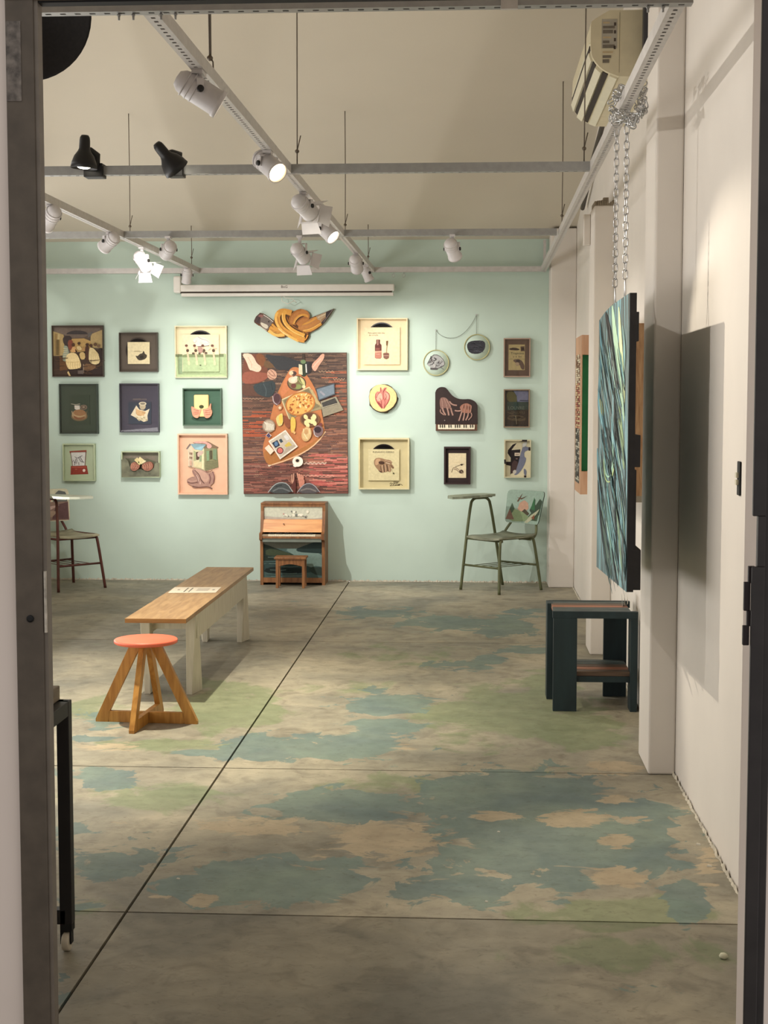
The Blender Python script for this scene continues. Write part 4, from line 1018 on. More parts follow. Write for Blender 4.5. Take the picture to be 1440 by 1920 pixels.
# painted swirls as raised brush strokes on the face
sw = MB()
def stroke(pts, w, col, lay):
    pts = smooth(pts, 2, False); Ls, Rs = [], []
    for k, p in enumerate(pts):
        a_ = pts[max(k-1, 0)]; b_ = pts[min(k+1, len(pts)-1)]; dx_, dy_ = b_[0]-a_[0], b_[1]-a_[1]; l = math.hypot(dx_, dy_) or 1
        ww = w*math.sin(math.pi*(k+.6)/(len(pts)+.2)); Ls.append((p[0]-dy_/l*ww/2, p[1]+dx_/l*ww/2)); Rs.append((p[0]+dy_/l*ww/2, p[1]-dx_/l*ww/2))
    for k in range(len(pts)-1):
        P = [atX(q[0], q[1], SX-.0006-.0003*lay) for q in (Ls[k], Ls[k+1], Rs[k+1], Rs[k])]
        sw.face(P, col)
random.seed(11)
for pts, w, c, l in (
    ([(1148, 572), (1152, 620), (1160, 680), (1166, 740), (1170, 790)], 9, (160, 190, 164), 1), ([(1160, 575), (1164, 650), (1168, 720), (1170, 760)], 6, (206, 220, 170), 2),
    ([(1124, 600), (1128, 660), (1124, 720), (1122, 770), (1130, 800)], 5, (100, 150, 164), 1), ([(1122, 735), (1126, 760), (1130, 790), (1136, 820)], 7, (150, 204, 214), 2),
    ([(1125, 748), (1128, 764), (1131, 780)], 6, (222, 226, 160), 3), ([(1136, 585), (1142, 620), (1150, 670), (1158, 730)], 8, (62, 58, 58), 3),
    ([(1136, 800), (1142, 830), (1150, 860)], 8, (56, 66, 68), 1), ([(1136, 830), (1132, 870), (1137, 895), (1146, 892), (1150, 860), (1148, 830)], 3.5, (150, 190, 170), 4),
    ([(1140, 845), (1138, 870), (1142, 884), (1147, 870), (1146, 845)], 2.5, (44, 60, 62), 5), ([(1131, 860), (1134, 900), (1144, 906), (1151, 880), (1153, 850)], 2.2, (176, 196, 140), 5),
    ([(1150, 700), (1153, 800), (1152, 900), (1154, 1000), (1160, 1080)], 2.0, (28, 38, 40), 6), ([(1121, 900), (1126, 980), (1136, 1060)], 3, (34, 40, 44), 5),
    ([(1156, 850), (1164, 930), (1170, 1010), (1172, 1090)], 3, (38, 44, 46), 5), ([(1138, 900), (1142, 980), (1148, 1060)], 6, (96, 132, 128), 1),
    ([(1120, 840), (1123, 900), (1128, 960)], 5, (104, 150, 160), 1), ([(1160, 760), (1166, 820), (1170, 880)], 6, (136, 158, 120), 2), ([(1155, 930), (1160, 1000), (1166, 1070)], 4, (120, 146, 124), 2),
    ([(1128, 960), (1136, 1030), (1146, 1080)], 5, (90, 112, 104), 2)):
    stroke(pts, w, c, l)
for k in range(110):
    x_ = random.uniform(1120, 1169); y_ = random.uniform(600, 1050); l_ = random.uniform(40, 110)
    stroke([(x_, y_), (x_+l_*.06, y_+l_*.5), (min(x_+l_*.16, 1171), y_+l_)], random.uniform(.7, 1.8), random.choice([(36, 44, 46), (48, 58, 60), (150, 184, 172), (110, 160, 170), (70, 92, 92)]), 7)
sw.build('brush_strokes', ART, sh)
# chains
link_mb = MB(); 
def link_pts(L_=.034, W_=.017):
    r = W_/2; out = []
    for k in range(8): a_ = math.pi*k/7; out.append((r*math.cos(a_), 0, L_/2-r+r*math.sin(a_)))
    for k in range(8): a_ = math.pi+math.pi*k/7; out.append((r*math.cos(a_), 0, -L_/2+r+r*math.sin(a_)))
    return out
link_me = None
def make_link(parent, loc, rot):
    global link_me
    if link_me is None:
        o = MB().tube(link_pts(), .0026, 6, closed=True).build('link', M_CHROME); link_me = o.data
    else:
        o = bpy.data.objects.new('link', link_me); S.collection.objects.link(o)
    o.parent = parent; o.location = Vector(loc)-Vector(parent.location); o.rotation_euler = rot
    return o
for yy, lab, xt in ((5.84, 'far steel chain holding the painted shutter', -.008), (5.46, 'near steel chain holding the painted shutter', .008)):
    zb = topz(yy)+.086; ztp = zt-.01; ch_ = thing('chain', lab, 'chain', (.548, yy, ztp), 'chains holding the shutter')
    n_ = int((ztp-zb)/.0275)
    for k in range(n_+1):
        z = zb+(ztp-zb)*k/n_; make_link(ch_, (.548, yy, z), (0, 0, (math.pi/2 if k % 2 else 0)+.3))
    # carabiner
    zc = topz(yy); cb = thing('carabiner', 'steel snap hook at the lower end of the '+lab.split(' holding')[0], 'snap hook', (.548, yy, zc+.03), 'snap hooks on the shutter')
    pts = [(0, -.017, 0.0), (0, .017, .0), (0, .021, .012), (0, .006, .068), (0, 0, .074), (0, -.006, .068), (0, -.021, .012)]
    MB().tube([Vector((.548, yy, zc-.004))+Vector(p) for p in pts], .0027, 8, closed=True).build('hook', M_CHROME, cb)
wad = thing('chain_knot', 'tangle of spare steel chain wound round the right rail', 'chain', (.548, 5.44, zt))
random.seed(4)
for k in range(80):
    a_ = random.random()*6.283; yy = 5.44+random.uniform(-.16, .14)*(.5+.5*random.random())
    rr = .047+random.random()*.012
    make_link(wad, (.548+rr*math.cos(a_), yy, zt+.018+rr*math.sin(a_)*1.05), (random.random()*3, random.random()*3, random.random()*3))

# ---------------------------------------------------------------- right wall pieces
M_TAN = wood('box_wood', (206, 164, 132), (184, 140, 108), .6, 'Z', 5)
b1 = thing('box_picture', 'tall narrow wooden box picture with green inner wall on the right wall', 'picture', (.77, 10.1, 1.4))
Zn, Zf, x0b = 9.9, 10.45, .716
zt1, zb1 = at(1090, 628, 9.9).z, at(1090, 927, 9.9).z; go, gu = at(1090, 665, 9.9).z, at(1090, 884, 9.9).z
MB().box(x0b, XR-.002, Zn+.08, Zf, zb1, zt1).build('body', M_TAN, b1)
MB().box(x0b, XR-.002, Zn, Zn+.08, go, zt1).build('top_end', M_TAN, b1)
MB().box(x0b, XR-.002, Zn, Zn+.08, zb1, gu).build('bottom_end', M_TAN, b1)
MB().box(x0b, x0b+.006, Zn, Zn+.08, gu, go).build('front_board', M_TAN, b1)
MB().box(x0b+.006, XR-.002, Zn+.074, Zn+.0795, gu, go).build('green_panel', mat('green_panel', (46, 140, 88), .6), b1)
ar = MB(); random.seed(9)
zs = np.linspace(zb1+.02, zt1-.02, 70)
def prow(z, ya, yb_, c): ar.face([(x0b-.0008, ya, z), (x0b-.0008, yb_, z), (x0b-.0008, yb_, z+.017), (x0b-.0008, ya, z+.017)], c)
for z in zs:
    t = (z-zb1)/(zt1-zb1)
    pal = [(92, 90, 84), (60, 56, 54), (190, 186, 170)] if t < .4 else ([(160, 84, 70), (120, 66, 56), (196, 150, 120), (210, 196, 150)] if t < .7 else [(200, 180, 150), (120, 90, 70), (214, 206, 180)])
    if .06 < t < .88:
        yy = Zn+.12
        while yy < Zf-.06:
            e = yy+random.uniform(.03, .12); prow(z, yy, min(e, Zf-.05), random.choice(pal)); yy = e
ar.build('picture_face', ART, b1)
b2 = thing('box_picture', 'brown ribbed panel on the right wall seen behind the hanging shutter', 'picture', (.76, 7.3, 1.4))
zt2, zb2 = at(1192, 606, 7.0).z, at(1192, 930, 7.0).z
MB().box(.69, XR-.002, 7.0, 7.6, zb2, zt2).build('body', wood('ribbed_card', (172, 136, 98), (140, 104, 70), .7, 'Z', 14), b2)
MB().box(.692, XR-.002, 7.002, 7.6, zb2-.03, zb2-.0002).build('lower_shade_strip', mat('shade_grey', (140, 132, 116), .7), b2)  # grey strip stands in for the shading under the panel
# switches on the right wall next to the doorway
sp_ = atX(1388, 897, XR); sy = 4.62
swt = thing('light_switch', 'black switch plate with two pale rockers beside the doorway', 'switch', (XR, sy, 1.28))
zc_ = at(1388, 897, 4.62).z
MB().box(XR-.006, XR-.0003, sy-.022, sy+.022, zc_-.052, zc_+.052).build('plate', M_DARK, swt, bevel=.002)
for dz in (-.012, .010): MB().box(XR-.014, XR-.006, sy-.012, sy+.012, zc_+dz-.008, zc_+dz+.008).build('rocker', mat('ivory_rocker', (206, 200, 176), .4), swt, bevel=.001)
# pebble on the floor, chips
pbp = fl(1356, 1797); o = MB().lathe([(.0001, 0), (.010, .001), (.0125, .006), (.010, .012), (.005, .0145), (.0001, .015)], pbp+Vector((0, 0, .0003)), (.1, 0, 1), 8).build('pebble', mat('pale_stone', (206, 204, 178), .8, bump=.4)); tag(o, 'small pale pebble on the floor near the right jamb', 'pebble')
for i, (px, py, lb) in enumerate(((1330, 1625, 'white plaster chip at the foot of the right wall'), (1355, 1585+0, 'small white plaster chip further along the foot of the right wall'), (935, 1560, 'white paint chip on the blue floor patch'), (912, 1691, 'white chip on the floor in front of the blue patch'), (334, 1648, 'white speck on the teal floor patch at the left'))):
    q = fl(px, py)
    if q.x > XR-.05: q.x = XR-.05
    a_ = .010 if i < 2 else .006
    o = MB().hexa([q+Vector(v)*a_ for v in ((-1, -.5, .05), (.8, -.7, .05), (1, .5, .05), (-.6, .6, .05), (-.7, -.3, .6), (.6, -.4, .5), (.7, .4, .4), (-.4, .4, .6))]).build('plaster_chip', mat('chip_white', (226, 222, 208), .8)); tag(o, lb, 'chip', 'plaster chips on the floor')
# ---------------------------------------------------------------- pictures on the mint wall
def pframe(label, box, depth, rim, rimcol, backcol, recess=.012, glass=False, cat='picture', name='framed_picture', backart=None):
    """box in photo pixels of the front outline. returns root, Y of backing surface"""
    x0, y0, x1, y1 = box; Yf = YB-.001-depth; cx, cy = (x0+x1)/2, (y0+y1)/2
    X0, X1 = at(x0, cy, Yf).x, at(x1, cy, Yf).x; Z1, Z0 = at(cx, y0, Yf).z, at(cx, y1, Yf).z
    root = thing(name, label, cat, ((X0+X1)/2, YB, (Z0+Z1)/2), 'framed pictures on the mint wall')
    yb_ = YB-.001; m = mat('rim_%d_%d_%d' % tuple(int(v) for v in rimcol), rimcol, .5, var=.05)
    mb = MB()
    mb.box(X0, X1, Yf, yb_, Z1-rim, Z1); mb.box(X0, X1, Yf, yb_, Z0, Z0+rim)
    mb.box(X0, X0+rim, Yf, yb_, Z0+rim, Z1-rim); mb.box(X1-rim, X1, Yf, yb_, Z0+rim, Z1-rim)
    mb.build('frame', m, root)
    Yk = YB-.001-recess
    MB().box(X0+rim, X1-rim, Yk, yb_, Z0+rim, Z1-rim).build('backing', mat('back_%d_%d_%d' % tuple(int(v) for v in backcol), backcol, .75, var=.03), root)
    if glass: MB().box(X0+rim, X1-rim, Yf+.003, Yf+.005, Z0+rim, Z1-rim).build('glass', GLASS, root)
    return root, Yk, (X0, X1, Z0, Z1)
def card(root, box, Y, th, col, name='sleeve'):
    x0, y0, x1, y1 = box; Yf = Y-th; cx, cy = (x0+x1)/2, (y0+y1)/2
    X0, X1 = at(x0, cy, Yf).x, at(x1, cy, Yf).x; Z1, Z0 = at(cx, y0, Yf).z, at(cx, y1, Yf).z
    MB().box(X0, X1, Yf, Y-.0004, Z0, Z1, col).build(name, ART, root)
    return Yf
def disc(root, cx, cy, r, Y, m=None):
    """black record whose top sticks out behind the sleeve"""
    p = at(cx, cy, Y-.003); R_ = r/FPX*YB
    mb = MB(); mb.lathe([(R_, 0), (R_, .002)], p, (0, -1, 0), 48)
    for k in range(6): mb.lathe([(R_*(.93-k*.07), .0021), (R_*(.92-k*.07), .0026), (R_*(.91-k*.07), .0021)], p, (0, -1, 0), 48)
    mb.build('record', m or mat('vinyl', (36, 30, 30), .25), root)
C1 = (70, 560, 3.7895)

# 1 ballroom record sleeve
r, Y, _ = pframe('square framed picture of dancers in a ballroom, top left of the wall', (97.2, 610.2, 193.5, 706.6), .035, .007, (70, 58, 48), (96, 82, 72), .008)
A = Art(90, 600, 13.09, Y)
A.poly([(170, 190), (1270, 190), (1300, 270), (1080, 330), (880, 430), (560, 440), (380, 350), (150, 290)], (116, 102, 92))
A.poly([(110, 270), (380, 360), (400, 520), (400, 860), (340, 880), (110, 880)], (176, 152, 104))
A.poly([(1050, 350), (1330, 240), (1340, 690), (1100, 680), (1040, 560)], (182, 158, 112))
A.poly([(560, 460), (880, 450), (1050, 520), (1050, 760), (560, 800), (480, 560)], (190, 156, 100))
A.poly([(160, 330), (300, 350), (300, 870), (160, 870)], (150, 124, 80)); A.poly([(200, 480), (270, 480), (270, 860), (200, 860)], (108, 90, 58)); A.poly([(240, 330), (300, 340), (290, 480), (230, 480)], (186, 166, 120))
A.poly([(110, 900), (360, 870), (1340, 700), (1350, 1380), (120, 1380)], (72, 56, 46))
A.poly([(280, 880), (440, 1000), (480, 1220), (290, 1250)], (108, 76, 50)); A.poly([(500, 1220), (880, 1180), (1340, 1120), (1340, 1370), (560, 1370)], (56, 44, 40))
A.poly([(860, 1060), (1180, 1100), (1160, 1200), (900, 1280)], (122, 92, 66), 1)
A.ell(715, 350, 260, 90, (70, 64, 64), 0, 20, 180, 360); A.poly([(980, 320), (1100, 280), (1060, 380), (980, 440)], (108, 102, 98))
A.poly([(360, 440), (440, 380), (560, 390), (600, 480), (480, 540), (500, 660), (400, 600), (370, 540)], (66, 56, 54), 1)
A.poly([(480, 500), (600, 480), (620, 620), (560, 760), (500, 700)], (134, 76, 60), 1)
A.poly([(380, 620), (480, 640), (500, 740), (520, 800), (480, 1020), (360, 1020), (360, 840), (400, 760)], (150, 158, 140), 1)
for k in range(6): A.line([(375, 700+k*50), (480, 710+k*48)], 12, (214, 200, 160))
A.poly([(620, 640), (680, 680), (700, 780), (600, 800), (560, 740)], (216, 168, 116), 1); A.ell(620, 610, 42, 46, (88, 60, 44)); A.poly([(660, 700), (720, 780), (680, 800)], (70, 44, 36))
A.poly([(470, 840), (600, 790), (720, 840), (790, 1010), (820, 1140), (760, 1190), (560, 1215), (490, 1200), (430, 1030), (440, 920)], (232, 208, 154), 1)
for k in range(6): A.line([(500+k*55, 1030), (480+k*60, 1120), (500+k*58, 1195)], 9, (196, 166, 112))
A.line([(440, 1030), (620, 1040), (780, 1020)], 12, (204, 176, 122))
A.ell(760, 575, 38, 38, (76, 56, 44)); A.poly([(700, 640), (800, 640), (840, 740), (720, 740)], (222, 196, 144), 1)
A.poly([(760, 800), (900, 780), (920, 960), (800, 980)], (206, 176, 120), 1); A.ell(880, 720, 40, 50, (180, 140, 92))
A.poly([(900, 660), (980, 620), (1020, 740), (1010, 980), (960, 1020), (930, 930)], (80, 54, 44), 1); A.ell(960, 605, 42, 36, (72, 52, 44)); A.ell(1050, 625, 42, 34, (84, 58, 44))
A.poly([(1020, 680), (1100, 680), (1180, 760), (1260, 860), (1280, 1020), (1220, 1090), (1110, 1090), (1000, 1020), (1000, 800)], (226, 206, 156), 1)
for k in range(5): A.line([(1060+k*30, 780), (1080+k*44, 900), (1050+k*50, 1060)], 8, (196, 174, 126))
A.ell(1160, 600, 46, 40, (104, 78, 58)); A.ell(1240, 640, 40, 36, (120, 96, 74)); A.poly([(1210, 720), (1340, 690), (1345, 1040), (1280, 1000)], (58, 46, 44), 1)
A.poly([(500, 1250), (560, 1370), (520, 1380), (470, 1290)], (212, 184, 130)); A.poly([(860, 1080), (880, 1080), (885, 1300), (860, 1300)], (150, 128, 108)); A.poly([(730, 1240), (880, 1230), (870, 1330), (730, 1320)], (98, 86, 80))
random.seed(21)
for k in range(60): x, y = random.uniform(120, 1320), random.uniform(920, 1370); A.line([(x, y), (x+random.uniform(40, 160), y+random.uniform(-14, 14))], random.uniform(4, 14), random.choice([(84, 62, 48), (98, 74, 56), (54, 42, 36), (64, 50, 42)])) if not 430 < x < 820 else None
A.build('artwork', r)

# 2 taupe frame with boxing drawing
r, Y, _ = pframe('taupe framed cream card with a dark crouching figure, second column top', (223, 623.3, 295.6, 697.2), .035, .007, (74, 66, 58), (92, 82, 72), .008)
disc(r, 259, 657, 24, Y-.001, mat('vinyl_brown', (62, 52, 46), .3))
Yc = card(r, (239.4, 641.3, 280.6, 682.4), Y-.004, .006, (226, 212, 172))
A = Art(*C1, Yc-.0004); A.poly([(695, 402), (712, 410), (728, 392), (748, 388), (752, 370), (760, 376), (764, 392), (780, 400), (776, 420), (760, 432), (730, 440), (712, 432)], (72, 64, 54), 1)
A.ell(742, 415, 14, 12, (50, 44, 38)); A.line([(685, 376), (740, 376)], 3, (170, 156, 124)); A.line([(690, 371), (730, 371)], 2, (170, 156, 124)); A.build('drawing', r)

# 3 pale green figures
r, Y, _ = pframe('cream and pale green framed record cover of four wading figures', (327.8, 610.7, 425, 708.3), .04, .009, (226, 214, 178), (226, 214, 178), .010)
def fig_scene(A, inner):
    A.poly([(60, 850), (1310, 850), (1310, 1400), (80, 1400)] if not inner else [(235, 900), (1120, 905), (1125, 1272), (245, 1275)], (170, 186, 140))
A = Art(325, 600, 13.09, Y); A.poly([(105, 840), (1290, 830), (1290, 1340), (115, 1340)], (170, 188, 146)); A.poly([(105, 840), (1290, 830), (1290, 905), (105, 915)], (116, 128, 92))
A.poly([(130, 900), (230, 900), (220, 1320), (130, 1320)], (150, 170, 136)); A.build('backing_painting', r)
A = Art(325, 600, 13.09, YB-.0415, .0002); A.poly([(52, 845), (95, 845), (118, 1340), (1300, 1340), (1310, 1395), (80, 1400)], (176, 194, 146)); A.poly([(1235, 835), (1300, 835), (1312, 1390), (1240, 1345)], (160, 176, 134)); A.poly([(50, 840), (100, 840), (102, 905), (52, 905)], (110, 122, 88)); A.build('frame_painting', r)
disc(r, 376, 648, 28.5, Y-.001)
Yc = card(r, (342, 627.5, 410.8, 697), Y-.004, .010, (228, 212, 178))
A = Art(325, 600, 13.09, Yc-.0004); A.poly([(225, 860), (1120, 860), (1125, 1272), (238, 1272)], (172, 190, 146)); A.poly([(225, 860), (330, 835), (1120, 850), (1120, 912), (226, 915)], (128, 140, 100))
A.poly([(470, 480), (600, 400), (700, 420), (880, 500), (900, 560), (860, 640), (700, 620), (580, 660), (540, 600)], (226, 216, 204), 1)
A.line([(600, 410), (700, 470), (820, 500), (890, 560)], 14, (176, 168, 154)); A.line([(640, 560), (760, 580), (870, 570)], 8, (190, 184, 166)); A.line([(470, 540), (540, 560), (570, 500)], 10, (214, 170, 160))
for x, s in ((330, -1), (530, 0), (730, 1), (965, 1)):
    A.poly([(x-35, 600), (x+25, 600), (x+20, 680), (x+40, 800), (x+60, 940), (x+70, 1010), (x+25, 1015), (x+5, 860), (x-25, 700)], (226, 190, 158), 1)
    A.ell(x-10, 630, 36, 32, (110, 74, 60)); A.ell(x+20, 750, 36, 38, (84, 66, 50)); A.poly([(x+15, 1000), (x+75, 1000), (x+90, 1110), (x+20, 1110)], (198, 204, 160), 1)
A.poly([(600, 650), (690, 640), (740, 760), (660, 830), (600, 760)], (176, 140, 128), 1); A.line([(590, 650), (720, 650), (880, 630)], 10, (70, 60, 50)); A.line([(990, 700), (1080, 700)], 18, (216, 178, 148)); A.line([(860, 750), (920, 700)], 14, (200, 160, 130))
for x, y, r_ in ((490, 820, 34), (640, 820, 28), (800, 810, 36), (740, 780, 24)): A.ell(x, y, r_, 26, (96, 84, 66))
A.ell(665, 1110, 22, 14, (84, 92, 66)); A.line([(630, 1190), (660, 1215), (720, 1190)], 6, (130, 146, 108)); A.build('drawing', r)

# 4 dark green with soup jug
r, Y, _ = pframe('dark green framed picture of a jug in a bowl, left column middle', (110.9, 719.7, 182.7, 813.4), .045, .009, (46, 56, 46), (58, 72, 56), .012, glass=True)
Yc = card(r, (129.5, 741, 168.5, 796), Y-.0005, .006, (54, 68, 52), 'card')
A = Art(100, 715, 7.2, Yc-.0003)
A.ell(350, 470, 112, 66, (128, 104, 70)); A.ell(350, 462, 96, 54, (176, 146, 106)); A.ell(350, 430, 88, 50, (196, 168, 126)); A.poly([(260, 420), (310, 380), (420, 390), (450, 440), (380, 470), (300, 460)], (160, 116, 76), 1)
A.poly([(270, 460), (350, 500), (430, 470), (420, 500), (350, 520), (280, 500)], (140, 88, 54), 1); A.ell(410, 350, 48, 34, (132, 112, 94)); A.ell(410, 350, 34, 22, (90, 74, 58)); A.ell(408, 348, 18, 11, (168, 146, 122))
A.poly([(285, 325), (355, 325), (360, 375), (320, 385), (288, 375)], (226, 216, 202)); A.line([(240, 305), (300, 315), (360, 305)], 7, (190, 180, 160)); A.line([(250, 400), (262, 470)], 8, (206, 180, 140)); A.line([(455, 400), (440, 470)], 6, (150, 120, 84)); A.build('drawing', r)

# 5 navy with seashell-like paper
r, Y, _ = pframe('navy framed picture of folded paper and a jar, second column middle', (223.9, 718.9, 297.5, 810.7), .045, .008, (58, 56, 66), (74, 70, 84), .012, glass=True)
Yc = card(r, (241, 753.5, 283.5, 795), Y-.0005, .008, (58, 66, 80), 'card')
A = Art(100, 715, 7.2, Yc-.0003)
A.ell(1205, 335, 42, 50, (196, 180, 150)); A.ell(1205, 302, 52, 26, (226, 214, 186)); A.ell(1205, 302, 34, 15, (150, 140, 120))
A.poly([(1045, 455), (1120, 325), (1160, 380), (1240, 400), (1300, 370), (1270, 460), (1275, 530), (1220, 548), (1130, 500)], (236, 222, 190)); A.poly([(1110, 380), (1200, 400), (1260, 420), (1200, 470), (1120, 460)], (210, 168, 118), 1)
A.poly([(1110, 370), (1130, 440), (1230, 470), (1190, 400)], (224, 184, 134)); 
for k in range(9): A.ell(1130+k*16, 490+(k % 3)*16, 16, 12, (226, 212, 176) if k % 2 else (196, 180, 140))
A.build('drawing', r)
text('lettering', 'MARMELADA', at(262, 749, Y-.002), .020, mat('faint_letter', (150, 132, 120), .6), r)

# 6 green with hands holding book
r, Y, _ = pframe('green framed picture of two hands holding a pale block', (342.4, 727.9, 415, 798.3), .05, .009, (74, 98, 78), (66, 96, 78), .010)
A = Art(*C1, Y, .0004); A.ell(1170, 850, 75, 22, (48, 72, 58)); A.build('backing_painting', r)
mb = MB(); 
q0, q1 = at(70+1113/3.7895, 560+840/3.7895, YB-.03), at(70+1217/3.7895, 560+682/3.7895, YB-.03)
MB().box(q0.x, q1.x, YB-.034, Y-.0002, q0.z, q1.z).build('pale_block', mat('butter_block', (240, 204, 140), .6, var=.03), r, bevel=.010)
hb = MB()
for pts in ([(1092, 768), (1100, 764), (1118, 780), (1150, 790), (1166, 782), (1160, 800), (1146, 845), (1130, 850), (1104, 836), (1096, 800)], [(1230, 742), (1236, 748), (1232, 780), (1244, 806), (1234, 836), (1206, 852), (1186, 842), (1178, 800), (1172, 786), (1200, 782), (1220, 770)]):
    P = [at(70+x/3.7895, 560+y/3.7895, YB-.042) for x, y in smooth(pts, 2)]
    a_ = sum(P[k].x*P[(k+1) % len(P)].z-P[(k+1) % len(P)].x*P[k].z for k in range(len(P)))
    if a_ < 0: P.reverse()
    hb.prism(P, (0, .03, 0))
hb.build('hands', mat('clay_hand', (214, 150, 120), .6, var=.14, nscale=40), r, bevel=.003)
A = Art(*C1, YB-.0345, .0002); A.ell(1166, 768, 17, 13, (60, 66, 36)); A.build('dark_mark', r)
A = Art(*C1, YB-.0425, .0002)
for pts in ([(1110, 790), (1150, 796)], [(1112, 806), (1150, 806)], [(1118, 822), (1148, 818)], [(1190, 796), (1232, 790)], [(1190, 810), (1234, 806)], [(1192, 824), (1230, 822)]): A.line(pts, 3, (164, 96, 74))
A.build('finger_lines', r)

# 7 pale green frame with water game toy
r, Y, _ = pframe('pale green framed picture of a red handheld toy, bottom left', (117.5, 831.8, 177.7, 901.8), .045, .009, (178, 190, 156), (172, 184, 154), .010)
A = Art(110, 825, 7.2, Y, .0004); A.poly([(145, 150), (375, 135), (378, 165), (150, 178)], (146, 74, 58)); A.poly([(155, 165), (375, 160), (360, 350), (185, 355)], (104, 70, 62)); A.poly([(165, 170), (362, 165), (350, 345), (192, 350)], (206, 204, 198))
A.poly([(165, 350), (380, 345), (400, 460), (160, 468)], (140, 58, 46)); A.poly([(175, 360), (370, 356), (372, 372), (178, 376)], (170, 84, 66)); A.ell(342, 411, 19, 20, (226, 204, 190)); A.line([(220, 395), (250, 395)], 6, (190, 120, 90))
for pts in ([(215, 225), (250, 245), (320, 210)], [(240, 250), (210, 310)], [(290, 230), (330, 300)], [(250, 262), (240, 320)], [(270, 240), (300, 290), (345, 300)], [(200, 270), (190, 300)], [(225, 290), (215, 340)], [(270, 300), (275, 340)]): A.line(pts, 7, (92, 84, 90))
A.build('drawing', r)

# 8 relief of hands opening something
r, Y, _ = pframe('small grey-green framed relief of two hands counting notes', (227.6, 846.4, 299, 895.2), .055, .008, (176, 186, 152), (118, 114, 98), .010)
A = Art(110, 825, 7.2, Y, .0003); A.poly([(865, 215), (1310, 215), (1310, 300), (865, 290)], (128, 118, 104)); A.poly([(865, 260), (1000, 240), (1100, 280), (1200, 250), (1310, 290), (1310, 480), (865, 480)], (104, 104, 86)); A.build('backing_painting', r)
bsh = MB(); P = [at(110+x/7.2, 825+y/7.2, YB-.060) for x, y in [(845, 265), (900, 250), (940, 290), (960, 360), (1060, 400), (1110, 395), (1180, 410), (1280, 380), (1300, 320), (1320, 300), (1358, 310), (1358, 492), (850, 500)]]; P.reverse() if sum(P[k].x*P[(k+1) % len(P)].z-P[(k+1) % len(P)].x*P[k].z for k in range(len(P))) < 0 else None
bsh.prism(P, (0, .045, 0)); bsh.build('sculpted_front', mat('moss_grey', (112, 112, 92), .7, var=.25, nscale=16), r)
hb = MB()
for pts in ([(975, 320), (1020, 290), (1070, 330), (1100, 350), (1070, 400), (1010, 425), (965, 390)], [(1115, 350), (1150, 310), (1230, 285), (1275, 330), (1270, 390), (1200, 425), (1140, 400)]):
    P = [at(110+x/7.2, 825+y/7.2, YB-.075) for x, y in smooth(pts, 2)]
    if sum(P[k].x*P[(k+1) % len(P)].z-P[(k+1) % len(P)].x*P[k].z for k in range(len(P))) < 0: P.reverse()
    hb.prism(P, (0, .04, 0))
hb.build('hands', mat('brown_hand', (152, 98, 78), .6, var=.2, nscale=30), r, bevel=.004)
A = Art(110, 825, 7.2, YB-.0765, .0003)
for x in range(4): A.line([(990+x*22, 315+x*8), (975+x*24, 345+x*8), (990+x*26, 385)], 8, (190, 136, 112)); A.line([(1130+x*30, 330-x*6), (1150+x*28, 365), (1135+x*30, 385)], 8, (190, 136, 112))
A.poly([(1020, 270), (1060, 235), (1130, 300), (1090, 340)], (206, 190, 138)); A.poly([(1095, 225), (1180, 290), (1110, 330), (1075, 260)], (216, 202, 152)); A.ell(1080, 300, 10, 12, (90, 90, 60)); A.line([(1130, 300), (1175, 280)], 10, (226, 214, 180)); A.build('notes', r)

# 9 pink frame with house
r, Y, _ = pframe('large pink framed picture of a house carried on a folded figure', (333, 813.4, 426, 927.4), .05, .012, (226, 180, 150), (222, 178, 148), .010)
A = Art(325, 805, 13.09, Y, .0004)
A.poly([(340, 490), (420, 370), (480, 420), (490, 930), (370, 910), (360, 560)], (206, 190, 164)); A.poly([(310, 480), (400, 350), (440, 370), (345, 490)], (120, 106, 100))
A.poly([(480, 500), (760, 470), (770, 1020), (500, 930)], (206, 198, 160)); A.poly([(755, 440), (1080, 440), (1110, 930), (790, 1020), (765, 1000)], (134, 132, 98))
A.poly([(470, 320), (860, 300), (1110, 440), (1100, 470), (960, 460), (760, 470), (520, 350)], (122, 100, 78)); A.poly([(480, 310), (640, 290), (840, 310), (960, 400), (900, 480), (820, 450), (830, 370), (740, 340), (540, 345)], (206, 158, 148), 1)
A.poly([(420, 360), (560, 350), (800, 370), (700, 520), (520, 490)], (128, 158, 166)); A.poly([(520, 460), (760, 400), (690, 510), (600, 500)], (150, 186, 196))
A.poly([(500, 520), (560, 560), (550, 760), (500, 770)], (158, 164, 122)); A.poly([(555, 560), (700, 530), (700, 620), (610, 750), (560, 745)], (84, 62, 52)); A.poly([(580, 560), (740, 520), (720, 610), (600, 700)], (196, 170, 156), 1)
A.poly([(640, 650), (700, 630), (690, 790), (640, 790)], (150, 164, 128)); A.poly([(700, 620), (745, 600), (745, 990), (700, 970)], (226, 214, 172)); A.poly([(520, 790), (690, 840), (700, 970), (520, 920)], (224, 212, 170))
A.poly([(810, 530), (880, 530), (880, 770), (820, 770)], (126, 152, 116)); A.poly([(890, 520), (950, 520), (950, 720), (900, 740)], (84, 78, 58)); A.poly([(970, 490), (1060, 490), (1060, 760), (975, 730)], (116, 136, 106))
for k in range(5): A.line([(785, 800+k*42), (1095, 770+k*32)], 7, (110, 106, 76)); A.line([(520, 810+k*26), (690, 845+k*26)], 4, (190, 176, 134))
for x, y in ((410, 590), (450, 595), (410, 690), (450, 695)): A.poly([(x-14, y-24), (x+12, y-24), (x+12, y+24), (x-14, y+24)], (120, 88, 70))
